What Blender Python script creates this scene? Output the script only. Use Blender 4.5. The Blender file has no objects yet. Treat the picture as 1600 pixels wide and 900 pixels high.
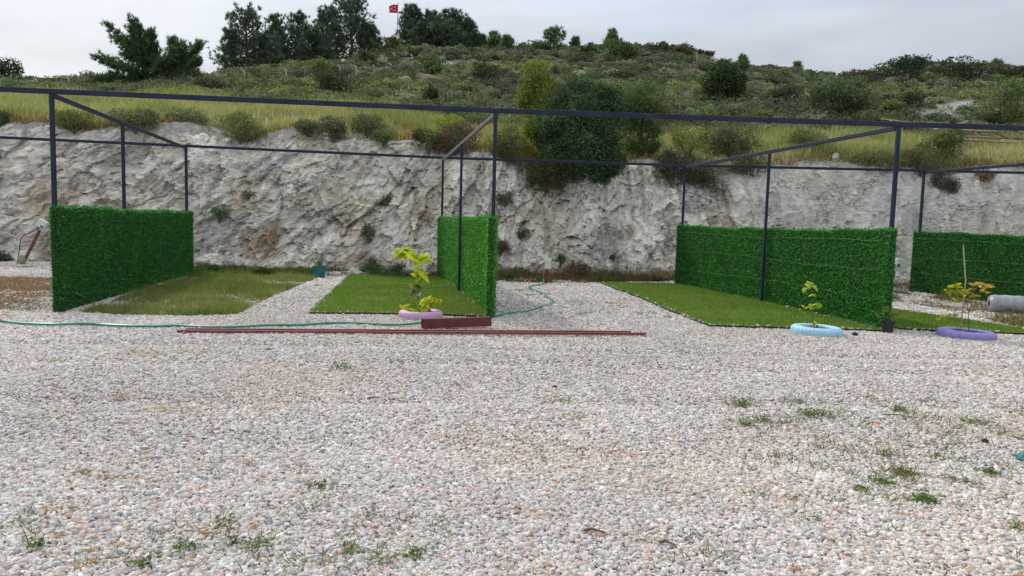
CLOUD_LO, CLOUD_HI = 0.78, 1.0
CLOUD_COL = (4.3, 4.75, 5.35, 1)
SKY_STR = 0.12
SUN_STR = 2.2
EXPO = 0.0
import bpy, math
import numpy as np
from mathutils import Matrix, Vector
scene = bpy.context.scene
C = scene.collection
PI = math.pi
R = np.random.default_rng(7)

# ------------------------------------------------------------------ camera
F = 1155.0
TILT = math.radians(5.0)
ROLL = 0.026
CH = 1.6
_f = np.array([0, math.cos(TILT), -math.sin(TILT)])
_r0 = np.array([1.0, 0, 0])
_u0 = np.array([0, math.sin(TILT), math.cos(TILT)])
CR = math.cos(ROLL) * _r0 + math.sin(ROLL) * _u0
CU = -math.sin(ROLL) * _r0 + math.cos(ROLL) * _u0
CO = np.array([0, 0, CH])

def ray(px, py):
    return _f + CR * ((px - 800) / F) + CU * ((450 - py) / F)

def ground(px, py, z=0.0):
    d = ray(px, py)
    return CO + d * ((z - CH) / d[2])

def atY(px, py, Y):
    d = ray(px, py)
    return CO + d * (Y / d[1])

def proj(p):
    v = np.asarray(p, float) - CO
    k = v @ _f
    return 800 + F * (v @ CR) / k, 450 - F * (v @ CU) / k

cam_d = bpy.data.cameras.new('camera')
cam = bpy.data.objects.new('camera', cam_d)
C.objects.link(cam)
cam_d.sensor_width = 36
cam_d.lens = F * 36 / 1600
cam_d.clip_start = 0.05
cam_d.clip_end = 4000
M = Matrix(((CR[0], CU[0], -_f[0], CO[0]), (CR[1], CU[1], -_f[1], CO[1]), (CR[2], CU[2], -_f[2], CO[2]), (0, 0, 0, 1)))
cam.matrix_world = M
scene.camera = cam

# ------------------------------------------------------------------ noise
def _h(ix, iy, iz, seed):
    n = (ix.astype(np.int64) * 374761393 + iy.astype(np.int64) * 668265263 + iz.astype(np.int64) * 2147483647 + seed * 1274126177) & 0xffffffff
    n = ((n ^ (n >> 13)) * 1274126177) & 0xffffffff
    n = ((n ^ (n >> 16)) * 2246822519) & 0xffffffff
    n = n ^ (n >> 15)
    return (n & 0xffff) / 65535.0

def vnoise(x, y, z=0.0, seed=0):
    x, y, z = np.broadcast_arrays(np.asarray(x, float), np.asarray(y, float), np.asarray(z, float))
    ix, iy, iz = np.floor(x), np.floor(y), np.floor(z)
    fx, fy, fz = x - ix, y - iy, z - iz
    fx, fy, fz = [f * f * (3 - 2 * f) for f in (fx, fy, fz)]
    out = 0
    for a in (0, 1):
        for b in (0, 1):
            for c in (0, 1):
                w = (fx if a else 1 - fx) * (fy if b else 1 - fy) * (fz if c else 1 - fz)
                out = out + w * _h(ix + a, iy + b, iz + c, seed)
    return out * 2 - 1

def fbm(x, y, z=0.0, seed=0, oct=4, gain=0.5):
    s, a, k = 0, 1.0, 1.0
    for o in range(oct):
        s = s + a * vnoise(np.asarray(x) * k, np.asarray(y) * k, np.asarray(z) * k, seed + o * 17)
        a *= gain
        k *= 2.03
    return s

def ridged(x, y, z=0.0, seed=0, oct=4):
    s, a, k = 0, 1.0, 1.0
    for o in range(oct):
        s = s + a * (1 - np.abs(vnoise(np.asarray(x) * k, np.asarray(y) * k, np.asarray(z) * k, seed + o * 31)) * 2)
        a *= 0.5
        k *= 2.1
    return s

# ------------------------------------------------------------------ mesh helpers
class MB:
    """collects polygons of any size; build() links ONE mesh object"""
    def __init__(s):
        s.v, s.f, s.c, s.n = [], [], [], 0
        s.mi = []
    def add(s, verts, faces, col=None, mi=0):
        verts = np.asarray(verts, float).reshape(-1, 3)
        s.v.append(verts)
        for f in (faces if isinstance(faces, list) else [faces]):
            f = np.asarray(f)
            if f.ndim == 1:
                f = f.reshape(1, -1)
            s.f.append(f + s.n)
            s.mi.append(np.full(len(f), mi))
        if col is None:
            col = np.ones((len(verts), 3))
        col = np.broadcast_to(np.asarray(col, float), (len(verts), 3))
        s.c.append(col)
        s.n += len(verts)
        return s
    def box(s, c, size, rz=0, col=None, mi=0, axes=None, bev=0.0):
        hx, hy, hz = [k / 2 for k in size]
        b = min(bev, hx * .9, hy * .9, hz * .9)
        if axes is None:
            ax = np.array([math.cos(rz), math.sin(rz), 0]); ay = np.array([-math.sin(rz), math.cos(rz), 0]); az = np.array([0, 0, 1.0])
        else:
            ax, ay, az = axes
        c = np.asarray(c, float)
        P = lambda x, y, z: c + ax * x + ay * y + az * z
        if b <= 0:
            vs = [P(x, y, z) for z in (-hz, hz) for y in (-hy, hy) for x in (-hx, hx)]
            fs = np.array([[0, 2, 3, 1], [4, 5, 7, 6], [0, 1, 5, 4], [2, 6, 7, 3], [0, 4, 6, 2], [1, 3, 7, 5]])
            return s.add(vs, fs, col, mi)
        vs, idx = [], {}
        for sx in (-1, 1):
            for sy in (-1, 1):
                for sz in (-1, 1):
                    for k in range(3):
                        q = [sx * hx, sy * hy, sz * hz]
                        for j in range(3):
                            if j != k:
                                q[j] -= (sx, sy, sz)[j] * b
                        idx[(sx, sy, sz, k)] = len(vs)
                        vs.append(P(*q))
        quads, tris = [], []
        S = (-1, 1)
        for k in range(3):
            a, d = [(1, 2), (2, 0), (0, 1)][k]
            for sg in S:
                q = []
                for (u, w) in ((-1, -1), (1, -1), (1, 1), (-1, 1)):
                    t = [0, 0, 0]; t[k] = sg; t[a] = u; t[d] = w
                    q.append(idx[(*t, k)])
                quads.append(q if sg > 0 else q[::-1])
            for u in S:
                for w in S:
                    t0 = [0, 0, 0]; t1 = [0, 0, 0]
                    t0[k] = -1; t1[k] = 1; t0[a] = t1[a] = u; t0[d] = t1[d] = w
                    q = [idx[(*t0, a)], idx[(*t1, a)], idx[(*t1, d)], idx[(*t0, d)]]
                    quads.append(q if u * w > 0 else q[::-1])
        for sx in S:
            for sy in S:
                for sz in S:
                    t = [idx[(sx, sy, sz, 0)], idx[(sx, sy, sz, 1)], idx[(sx, sy, sz, 2)]]
                    tris.append(t if sx * sy * sz > 0 else t[::-1])
        return s.add(vs, [np.array(quads), np.array(tris)], col, mi)
    def bar(s, a, b, w, h, col=None, mi=0, up=(0, 0, 1), bev=0.006):
        a, b = np.asarray(a, float), np.asarray(b, float)
        d = b - a; L = np.linalg.norm(d); d = d / L
        up = np.asarray(up, float)
        x = np.cross(d, up); x /= np.linalg.norm(x)
        z = np.cross(x, d)
        return s.box((a + b) / 2, (w, L, h), col=col, mi=mi, axes=(x, d, z), bev=bev)
    def tube(s, pts, rad, n=8, col=None, mi=0, cap=True):
        pts = np.asarray(pts, float)
        rad = np.broadcast_to(np.asarray(rad, float), (len(pts),))
        T = np.gradient(pts, axis=0); T /= np.linalg.norm(T, axis=1)[:, None] + 1e-9
        ref = np.array([0, 0, 1.0]) if abs(T[0, 2]) < .9 else np.array([1.0, 0, 0])
        x = np.cross(T[0], ref); x /= np.linalg.norm(x)
        rings = []
        a = np.arange(n) * 2 * PI / n
        for i in range(len(pts)):
            x = x - T[i] * (x @ T[i]); x /= np.linalg.norm(x) + 1e-9
            y = np.cross(T[i], x)
            rings.append(pts[i] + rad[i] * (np.cos(a)[:, None] * x + np.sin(a)[:, None] * y))
        vs = np.concatenate(rings)
        i, j = np.meshgrid(np.arange(len(pts) - 1), np.arange(n), indexing='ij')
        q = np.stack([i * n + j, i * n + (j + 1) % n, (i + 1) * n + (j + 1) % n, (i + 1) * n + j], -1).reshape(-1, 4)
        fs = [q]
        if cap:
            fs += [np.arange(n)[::-1].reshape(1, -1), (np.arange(n) + (len(pts) - 1) * n).reshape(1, -1)]
        return s.add(vs, fs, col, mi)
    def lathe(s, prof, c, n=32, col=None, mi=0, tilt=None, wob=None):
        prof = np.asarray(prof, float)
        a = np.arange(n) * 2 * PI / n
        m = len(prof)
        r = prof[:, 0][:, None] * np.ones(n)
        z = prof[:, 1][:, None] * np.ones(n)
        if wob is not None:
            r = r + wob(np.arange(m)[:, None], a[None, :])
        vs = np.stack([r * np.cos(a), r * np.sin(a), z], -1).reshape(-1, 3)
        if tilt is not None:
            vs = vs @ np.array(tilt).T
        vs = vs + np.asarray(c)
        i, j = np.meshgrid(np.arange(m - 1), np.arange(n), indexing='ij')
        q = np.stack([i * n + j, i * n + (j + 1) % n, (i + 1) * n + (j + 1) % n, (i + 1) * n + j], -1).reshape(-1, 4)
        return s.add(vs, q, col, mi)
    def build(s, name, mats, parent=None, smooth=False, loc=None):
        me = bpy.data.meshes.new(name)
        v = np.concatenate(s.v)
        if loc is not None:
            v = v - np.asarray(loc)
        me.vertices.add(len(v))
        me.vertices.foreach_set('co', v.astype(np.float32).ravel())
        loops = np.concatenate([f.ravel() for f in s.f]).astype(np.int32)
        tot = np.concatenate([np.full(len(f), f.shape[1]) for f in s.f]).astype(np.int32)
        st = np.concatenate([[0], np.cumsum(tot)[:-1]]).astype(np.int32)
        me.loops.add(len(loops))
        me.loops.foreach_set('vertex_index', loops)
        me.polygons.add(len(tot))
        me.polygons.foreach_set('loop_start', st)
        mats = mats if isinstance(mats, (list, tuple)) else [mats]
        for m in mats:
            me.materials.append(m)
        me.polygons.foreach_set('material_index', np.concatenate(s.mi).astype(np.int32))
        me.polygons.foreach_set('use_smooth', np.full(len(tot), bool(smooth)))
        ca = me.color_attributes.new('Col', 'FLOAT_COLOR', 'POINT')
        c = np.concatenate(s.c)
        ca.data.foreach_set('color', np.concatenate([c, np.ones((len(c), 1))], 1).astype(np.float32).ravel())
        me.update(calc_edges=True)
        me.validate()
        o = bpy.data.objects.new(name, me)
        C.objects.link(o)
        if loc is not None:
            o.location = tuple(loc)
        if parent is not None:
            o.parent = parent
            pp, pl = parent, Vector((0, 0, 0))
            while pp is not None:
                pl = pl + Vector(pp.location); pp = pp.parent
            o.location = Vector(o.location) - pl
        return o

def tag(o, label=None, cat=None, group=None, kind=None):
    if label: o['label'] = label
    if cat: o['category'] = cat
    if group: o['group'] = group
    if kind: o['kind'] = kind
    return o

def thing(name, label, cat, loc=(0, 0, 0), group=None):
    o = bpy.data.objects.new(name, None)
    o.empty_display_size = 0.1
    C.objects.link(o)
    o.location = tuple(float(k) for k in loc)
    return tag(o, label, cat, group)

# ------------------------------------------------------------------ materials
def mat(name):
    m = bpy.data.materials.new(name)
    m.use_nodes = True
    nt = m.node_tree
    nt.nodes.clear()
    out = nt.nodes.new('ShaderNodeOutputMaterial')
    b = nt.nodes.new('ShaderNodeBsdfPrincipled')
    nt.links.new(b.outputs[0], out.inputs[0])
    def N(t, **kw):
        n = nt.nodes.new(t)
        for k, v in kw.items():
            setattr(n, k, v)
        return n
    def L(a, bb):
        nt.links.new(a, bb)
    return m, nt, b, out, N, L

def leaf_mat(name, trans=0.3, rough=0.55, spec=0.25, tcol=(1.15, 1.25, 0.6)):
    m, nt, b, out, N, L = mat(name)
    a = N('ShaderNodeAttribute', attribute_name='Col')
    L(a.outputs['Color'], b.inputs['Base Color'])
    b.inputs['Roughness'].default_value = rough
    b.inputs['Specular IOR Level'].default_value = spec
    t = N('ShaderNodeBsdfTranslucent')
    mx = N('ShaderNodeMix', data_type='RGBA', blend_type='MULTIPLY')
    mx.inputs[0].default_value = 1
    L(a.outputs['Color'], mx.inputs[6])
    mx.inputs[7].default_value = (*tcol, 1)
    L(mx.outputs[2], t.inputs['Color'])
    s = N('ShaderNodeMixShader')
    s.inputs[0].default_value = trans
    L(b.outputs[0], s.inputs[1]); L(t.outputs[0], s.inputs[2])
    L(s.outputs[0], out.inputs[0])
    return m

def paint(name, col, rough=0.5, metal=0.0, var=0.15, scale=6.0, bump=0.0, spec=0.5, dirt=None, bscale=60):
    m, nt, b, out, N, L = mat(name)
    tc = N('ShaderNodeTexCoord')
    no = N('ShaderNodeTexNoise')
    no.inputs['Scale'].default_value = scale
    no.inputs['Detail'].default_value = 6
    L(tc.outputs['Object'], no.inputs['Vector'])
    cr = N('ShaderNodeValToRGB')
    cr.color_ramp.elements[0].position = 0.3; cr.color_ramp.elements[1].position = 0.7
    c = np.array(col)
    cr.color_ramp.elements[0].color = (*(c * (1 - var)), 1)
    cr.color_ramp.elements[1].color = (*np.minimum(c * (1 + var), 1), 1)
    if dirt is not None:
        e = cr.color_ramp.elements.new(0.2); e.color = (*dirt, 1)
    L(no.outputs['Fac'], cr.inputs[0])
    L(cr.outputs[0], b.inputs['Base Color'])
    b.inputs['Roughness'].default_value = rough
    b.inputs['Metallic'].default_value = metal
    b.inputs['Specular IOR Level'].default_value = spec
    if bump:
        n2 = N('ShaderNodeTexNoise'); n2.inputs['Scale'].default_value = bscale
        n2.inputs['Detail'].default_value = 4
        L(tc.outputs['Object'], n2.inputs['Vector'])
        bp = N('ShaderNodeBump'); bp.inputs['Strength'].default_value = bump
        bp.inputs['Distance'].default_value = 0.02
        L(n2.outputs['Fac'], bp.inputs['Height'])
        L(bp.outputs[0], b.inputs['Normal'])
    return m

M_LEAF = leaf_mat('foliage', 0.3, 0.7, 0.08)
M_DRY = leaf_mat('dry_foliage', 0.2, 0.8, 0.1, (1.1, 1.05, 0.8))
M_NEEDLE = leaf_mat('needles', 0.35, 0.7, 0.08, (1.0, 1.1, 0.7))
M_TINSEL = leaf_mat('plastic_needles', 0.25, 0.42, 0.35, (1.2, 1.6, 0.5))
M_GRASS = leaf_mat('grass_blades', 0.35, 0.6, 0.2, (1.1, 1.2, 0.55))
M_BARK = paint('bark', (0.11, 0.085, 0.065), 0.9, var=0.4, scale=14, bump=0.5)
M_TWIG = paint('twig', (0.14, 0.11, 0.08), 0.9, var=0.3, scale=20)
M_STEEL = paint('painted_steel', (0.018, 0.026, 0.050), 0.5, dirt=(.045, .03, .024), var=0.28, scale=3.0, spec=0.25, bump=0.05, bscale=25)
M_WIRE = paint('pale_wire', (0.13, 0.22, 0.12), 0.6)
M_CREAM = paint('cream_plastic', (0.62, 0.63, 0.50), 0.5, var=0.06)
M_MAROON = paint('maroon_paint', (0.125, 0.026, 0.026), 0.5, var=0.2, scale=9)
M_RUST = paint('red_primer', (0.20, 0.058, 0.044), 0.55, var=0.3, scale=7)
M_BLACK = paint('black_plastic', (0.018, 0.019, 0.022), 0.55)
M_DARK = paint('dark_gap', (0.008, 0.008, 0.008), 0.9)
M_SOIL = paint('soil', (0.05, 0.035, 0.024), 0.95, var=0.4, scale=30, bump=0.9)
M_TEAL = paint('teal_plastic', (0.012, 0.17, 0.17), 0.5, var=0.15)
M_HOSE = paint('hose_rubber', (0.012, 0.27, 0.17), 0.4, var=0.15)
M_WHITE = paint('white_cloth', (0.75, 0.74, 0.72), 0.7, var=0.05)
M_BLUE = paint('blue_sticker', (0.02, 0.13, 0.5), 0.5)
M_ORANGE = paint('orange_plastic', (0.75, 0.11, 0.04), 0.45)
M_REDCAP = paint('red_plastic', (0.6, 0.03, 0.02), 0.45)
M_CONC = paint('concrete', (0.42, 0.41, 0.37), 0.9, var=0.2, scale=4, bump=0.3)
M_ROCKPALE = paint('pale_stone', (0.5, 0.45, 0.38), 0.9, var=0.25, scale=9, bump=0.6, bscale=14)
M_WOOD = paint('weathered_board', (0.42, 0.34, 0.24), 0.85, var=0.35, scale=5, bump=0.3)
M_WOODB = paint('brown_board', (0.20, 0.12, 0.07), 0.85, var=0.35, scale=5, bump=0.3)
M_CANE = paint('cane', (0.45, 0.38, 0.27), 0.7, var=0.2, scale=20)
M_FLAG = paint('red_cloth', (0.55, 0.012, 0.03), 0.8, var=0.08)
M_GREY = paint('grey_primer', (0.115, 0.112, 0.112), 0.6, var=.25)
M_GALV = paint('galvanised', (0.32, 0.33, 0.34), 0.45, metal=0.6)

def jit(rng, col, n, amt=0.25, hue=0.08):
    """n colours around col: overall lightness and a slight hue drift"""
    c = np.asarray(col, float) * np.exp(rng.normal(0, amt, (n, 1)))
    return np.clip(c * np.exp(rng.normal(0, hue, (n, 3))), 0.004, 0.9)

def unit(v):
    return v / (np.linalg.norm(v, axis=-1, keepdims=True) + 1e-9)

def leaves(mb, rng, c, out, size, col, asp=0.55, outw=0.7, mi=0):
    """diamond leaves; c (n,3), out (n,3), size (n,), col (n,3)"""
    n = len(c)
    nrm = unit(out * outw + rng.normal(0, .6, (n, 3)))
    t = unit(np.cross(nrm, rng.normal(0, 1, (n, 3))))
    b = np.cross(nrm, t)
    s = np.asarray(size)[:, None]
    fold = nrm * s * .12
    v = np.stack([c - t * s * .5, c + b * s * asp * .5 + fold, c + t * s * .5, c - b * s * asp * .5 + fold], 1).reshape(-1, 3)
    f = np.arange(4 * n).reshape(n, 4)
    mb.add(v, f, np.repeat(col, 4, 0), mi)

def blades(mb, rng, base, dirs, length, width, col, bend=0.25, mi=0, tipcol=1.0):
    """grass blades or needles: bent two-segment strips"""
    n = len(base)
    d = unit(dirs)
    side = unit(np.cross(d, rng.normal(0, 1, (n, 3))))
    L = np.asarray(length)[:, None] * np.ones((n, 1)); W = np.asarray(width)[..., None] * np.ones((n, 1)) if np.ndim(width) else np.full((n, 1), width)
    bd = unit(rng.normal(0, 1, (n, 3))) * bend
    m = base + d * L * .55
    tip = base + (d + bd) * L * .98
    v = np.stack([base - side * W * .5, base + side * W * .5, m - side * W * .4, m + side * W * .4, tip], 1).reshape(-1, 3)
    k = np.arange(n)[:, None] * 5
    q = k + np.array([[0, 1, 3, 2]]); t = k + np.array([[2, 3, 4]])
    cc = np.repeat(col, 5, 0).reshape(n, 5, 3).copy()
    cc[:, 4] *= tipcol
    mb.add(v, [q, t], cc.reshape(-1, 3), mi)

def inpoly(p, poly):
    x, y = p[:, 0], p[:, 1]
    poly = np.asarray(poly)[:, :2]
    r = np.zeros(len(p), bool)
    j = len(poly) - 1
    for i in range(len(poly)):
        xi, yi = poly[i]; xj, yj = poly[j]
        c = ((yi > y) != (yj > y)) & (x < (xj - xi) * (y - yi) / (yj - yi + 1e-12) + xi)
        r ^= c
        j = i
    return r

def sample_poly(rng, poly, n):
    poly = np.asarray(poly)[:, :2]
    lo, hi = poly.min(0), poly.max(0)
    out = []
    tot = 0
    while tot < n:
        p = lo + rng.random((n, 2)) * (hi - lo)
        p = p[inpoly(p, poly)]
        out.append(p); tot += len(p)
    return np.concatenate(out)[:n]

# ------------------------------------------------------------------ world, sun
SUN = unit(np.array([-1.5, 1.75, 1.75]))
EL = math.asin(SUN[2]); AZ = math.atan2(SUN[0], SUN[1])
w = bpy.data.worlds.new('World'); scene.world = w
w.use_nodes = True
nt = w.node_tree; nt.nodes.clear()
wo = nt.nodes.new('ShaderNodeOutputWorld'); bg = nt.nodes.new('ShaderNodeBackground')
sky = nt.nodes.new('ShaderNodeTexSky')
sky.sky_type = 'NISHITA'; sky.sun_disc = False
sky.sun_elevation = EL; sky.sun_rotation = AZ
sky.altitude = 100; sky.air_density = 1.0; sky.dust_density = 4.0; sky.ozone_density = 1.0
tc = nt.nodes.new('ShaderNodeTexCoord')
mp = nt.nodes.new('ShaderNodeMapping'); mp.inputs['Scale'].default_value = (1, 1, 3.2)
nz = nt.nodes.new('ShaderNodeTexNoise'); nz.inputs['Scale'].default_value = 1.6; nz.inputs['Detail'].default_value = 5; nz.inputs['Roughness'].default_value = .5
nz.inputs['Distortion'].default_value = 0.4
nt.links.new(tc.outputs['Generated'], mp.inputs[0]); nt.links.new(mp.outputs[0], nz.inputs['Vector'])
cr = nt.nodes.new('ShaderNodeMapRange'); cr.inputs['From Min'].default_value = .3; cr.inputs['From Max'].default_value = .75
cr.inputs['To Min'].default_value = CLOUD_LO; cr.inputs['To Max'].default_value = CLOUD_HI
nt.links.new(nz.outputs['Fac'], cr.inputs[0])
# thin overcast: the sky's own brightness, drained of most of its colour
bw = nt.nodes.new('ShaderNodeRGBToBW'); nt.links.new(sky.outputs[0], bw.inputs[0])
mixc = nt.nodes.new('ShaderNodeMix'); mixc.data_type = 'RGBA'
cl = nt.nodes.new('ShaderNodeMix'); cl.data_type = 'RGBA'; cl.blend_type = 'MIX'; cl.inputs[0].default_value = .90
nt.links.new(bw.outputs[0], cl.inputs[6])
# an overcast sky is brighter overhead than at the horizon
sx = nt.nodes.new('ShaderNodeSeparateXYZ'); nt.links.new(tc.outputs['Generated'], sx.inputs[0])
zr = nt.nodes.new('ShaderNodeMapRange'); zr.inputs['From Min'].default_value = .12; zr.inputs['From Max'].default_value = 1; zr.inputs['To Min'].default_value = 1.0; zr.inputs['To Max'].default_value = 2.55
nt.links.new(sx.outputs[2], zr.inputs[0])
zm_ = nt.nodes.new('ShaderNodeVectorMath'); zm_.operation = 'SCALE'; zm_.inputs[0].default_value = CLOUD_COL[:3]
mp2 = nt.nodes.new('ShaderNodeMapping'); mp2.inputs['Scale'].default_value = (1, 1, 4.5); mp2.inputs['Location'].default_value = (.7, .2, .1)
n2_ = nt.nodes.new('ShaderNodeTexNoise'); n2_.inputs['Scale'].default_value = 2.3; n2_.inputs['Detail'].default_value = 6; n2_.inputs['Roughness'].default_value = .52; n2_.inputs['Distortion'].default_value = .5
nt.links.new(tc.outputs['Generated'], mp2.inputs[0]); nt.links.new(mp2.outputs[0], n2_.inputs['Vector'])
cr2 = nt.nodes.new('ShaderNodeMapRange'); cr2.inputs['From Min'].default_value = .35; cr2.inputs['From Max'].default_value = .65; cr2.inputs['To Min'].default_value = .86; cr2.inputs['To Max'].default_value = 1.16
nt.links.new(n2_.outputs['Fac'], cr2.inputs[0])
mul_ = nt.nodes.new('ShaderNodeMath'); mul_.operation = 'MULTIPLY'; nt.links.new(zr.outputs[0], mul_.inputs[0]); nt.links.new(cr2.outputs[0], mul_.inputs[1])
nt.links.new(mul_.outputs[0], zm_.inputs['Scale']); nt.links.new(zm_.outputs[0], cl.inputs[7])
nt.links.new(cr.outputs[0], mixc.inputs[0]); nt.links.new(sky.outputs[0], mixc.inputs[6]); nt.links.new(cl.outputs[2], mixc.inputs[7])
nt.links.new(mixc.outputs[2], bg.inputs[0]); bg.inputs[1].default_value = SKY_STR
nt.links.new(bg.outputs[0], wo.inputs[0])
sl = bpy.data.lights.new('sun', 'SUN'); sl.energy = SUN_STR; sl.angle = math.radians(3.0); sl.color = (1.0, 0.93, 0.84)
so = bpy.data.objects.new('sun', sl); C.objects.link(so)
so.location = tuple(SUN * 200)
so.rotation_euler = Vector(SUN).to_track_quat('Z', 'Y').to_euler()
scene.view_settings.view_transform = 'Standard'; scene.view_settings.look = 'None'
scene.view_settings.exposure = EXPO; scene.view_settings.gamma = 1
scene.render.engine = 'CYCLES'
scene.cycles.max_bounces = 6; scene.cycles.diffuse_bounces = 3; scene.cycles.transmission_bounces = 3; scene.cycles.glossy_bounces = 2
scene.cycles.use_denoising = True
# ================================================================== terrain
def ip(x, tab):
    t = np.asarray(tab, float)
    return np.interp(x, t[:, 0], t[:, 1])

EDGE = [(-1500, 200), (-400, 195), (0, 186), (60, 193), (120, 199), (200, 197), (300, 196), (345, 205), (385, 216), (420, 205), (460, 202), (520, 215), (590, 222), (640, 228), (700, 236), (760, 236), (800, 250), (860, 256), (1000, 250), (1060, 262), (1130, 264), (1180, 257), (1240, 247), (1310, 250), (1400, 258), (1480, 268), (1560, 262), (1600, 262), (2000, 265), (3100, 268)]
MID = [(-1500, 165), (0, 156), (200, 158), (400, 168), (600, 180), (760, 190), (1000, 196), (1200, 201), (1400, 207), (1600, 216), (3100, 225)]
RIDGE = [(-1500, 150), (0, 137), (150, 135), (250, 130), (350, 119), (450, 112), (540, 100), (600, 78), (650, 74), (740, 76), (800, 82), (860, 80), (950, 77), (1030, 79), (1100, 92), (1160, 105), (1215, 116), (1265, 124), (1305, 125), (1345, 117), (1400, 105), (1460, 104), (1520, 108), (1600, 114), (1900, 132), (3100, 150)]
RIDGED = [(-1500, 60), (250, 60), (450, 66), (560, 80), (640, 105), (1200, 110), (1400, 118), (3100, 120)]
D0, D1 = 25.4, 36.0

def z_at(px, py, Y):
    px = np.asarray(px, float); py = np.asarray(py, float)
    dy = _f[1] + CR[1] * ((px - 800) / F) + CU[1] * ((450 - py) / F)
    dz = _f[2] + CR[2] * ((px - 800) / F) + CU[2] * ((450 - py) / F)
    return CH + dz * (np.asarray(Y, float) / dy)

def hill_fan(u, Y):
    """height of the hill on the fan u = 800 + F*X/Y at distance Y"""
    ze = z_at(u, ip(u, EDGE), D0)
    zm = z_at(u, ip(u, MID), D1)
    Dr = ip(u, RIDGED)
    zr = z_at(u, ip(u, RIDGE), Dr)
    t1 = np.clip((Y - D0) / (D1 - D0), 0, 1)
    t2 = np.clip((Y - D1) / (Dr - D1), 0, 1)
    z = ze + (zm - ze) * t1 + (zr - zm) * (t2 * .85 + .15 * np.sin(t2 * PI / 2))
    over = np.clip(Y - Dr, 0, None)
    z = z - over * .10 - np.minimum(over, 20) ** 2 * .004
    return z

def hill_z(X, Y):
    X = np.asarray(X, float); Y = np.asarray(Y, float)
    u = 800 + F * X / np.maximum(Y, 1)
    k = np.clip((Y - D0) / 12, 0, 1)
    return hill_fan(u, Y) + k * fbm(X * .12, Y * .12, 0, 5, 3) * .45 + (0.3 + .7 * k) * fbm(X * .8, Y * .8, 0, 9, 2) * .09 + np.clip(1 - (Y - 25.4) / 2, 0, 1) * (fbm(X * .7, 3.3, 0, 21, 3) * .16 - .05)

def hill_hit(px, py, lo=26.0, hi=150.0):
    d = ray(px, py)
    Ys = np.arange(lo, hi, .2)
    P = CO + d[None] * (Ys / d[1])[:, None]
    g = hill_z(P[:, 0], P[:, 1])
    k = np.nonzero(P[:, 2] < g)[0]
    if len(k):
        p = P[k[0]].copy(); p[2] = g[k[0]]
        return p
    # above the skyline: stand on the ridge
    i = np.argmin(np.abs(P[:, 2] - g)); p = P[i].copy(); p[2] = g[i]
    return p

ROCKY = [(1140, 97, 50, 7), (1190, 104, 30, 4), (1495, 166, 34, 5), (1520, 160, 20, 4), (1560, 174, 26, 4), (1520, 112, 60, 5), (600, 88, 12, 8), (740, 168, 8, 2), (905, 105, 8, 2), (1290, 178, 14, 8), (960, 150, 8, 2), (690, 98, 15, 4), (1470, 176, 40, 5)]
def rocky(u, y):
    s = 0
    for (a, b, wx, wy) in ROCKY:
        s = s + np.exp(-((u - a) / wx) ** 2 - ((y - b) / wy) ** 2)
    return np.clip(s, 0, 1)

def pix(X, Y, Z):
    vx = X; vy = Y; vz = Z - CH
    k = vx * _f[0] + vy * _f[1] + vz * _f[2]
    return 800 + F * (vx * CR[0] + vy * CR[1] + vz * CR[2]) / k, 450 - F * (vx * CU[0] + vy * CU[1] + vz * CU[2]) / k

# ---- hill sheet
uu = np.concatenate([np.linspace(-1400, -150, 40), np.linspace(-140, 1740, 420), np.linspace(1760, 3000, 40)])
YY = np.concatenate([np.array([25.15, 25.4, 25.7]), np.linspace(26, 40, 48), 40 + 100 * np.linspace(0.01, 1, 110) ** 1.25, np.linspace(150, 420, 20)])
U, Yg = np.meshgrid(uu, YY, indexing='ij')
X = (U - 800) / F * Yg
Z = hill_z(X, Yg)
Z = np.where(Yg < 25.3, Z - 0.5, Z)
ru, rv = pix(X, Yg, Z)
rk = rocky(ru, rv)
n1 = fbm(X * .35, Yg * .35, 0, 40, 4)
soilc = np.array([.145, .122, .085]); grassc = np.array([.12, .115, .06]); rockc = np.array([.40, .37, .33])
k = np.clip(n1 * .5 + .5, 0, 1)[..., None]
col = soilc * (1 - k) + grassc * k
rr = np.clip(rk * 1.4 + np.clip(fbm(X * 1.1, Yg * 1.1, 0, 44, 4) - .6, 0, 1) * 1.2 + np.clip(1 - (Yg - 25.5) / .9, 0, .9), 0, 1)[..., None]
col = col * (1 - rr) + rockc * rr
ni, nj = U.shape
i, j = np.meshgrid(np.arange(ni - 1), np.arange(nj - 1), indexing='ij')
q = np.stack([i * nj + j, (i + 1) * nj + j, (i + 1) * nj + j + 1, i * nj + j + 1], -1).reshape(-1, 4)
def earth_mat(name, bump=0.6, scale=7.0):
    m, nt, b, out, N, L = mat(name)
    a = N('ShaderNodeAttribute', attribute_name='Col')
    tc = N('ShaderNodeTexCoord')
    n = N('ShaderNodeTexNoise'); n.inputs['Scale'].default_value = scale; n.inputs['Detail'].default_value = 8
    L(tc.outputs['Object'], n.inputs['Vector'])
    mr = N('ShaderNodeMapRange'); mr.inputs['From Min'].default_value = .3; mr.inputs['From Max'].default_value = .7; mr.inputs['To Min'].default_value = .62; mr.inputs['To Max'].default_value = 1.3
    L(n.outputs['Fac'], mr.inputs[0])
    mx = N('ShaderNodeMix', data_type='RGBA', blend_type='MULTIPLY'); mx.inputs[0].default_value = 1
    L(a.outputs['Color'], mx.inputs[6]); L(mr.outputs[0], mx.inputs[7])
    L(mx.outputs[2], b.inputs['Base Color'])
    b.inputs['Roughness'].default_value = .95; b.inputs['Specular IOR Level'].default_value = .1
    bp = N('ShaderNodeBump'); bp.inputs['Strength'].default_value = bump; bp.inputs['Distance'].default_value = .06
    L(n.outputs['Fac'], bp.inputs['Height']); L(bp.outputs[0], b.inputs['Normal'])
    return m
M_EARTH = earth_mat('hill_earth')
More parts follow.
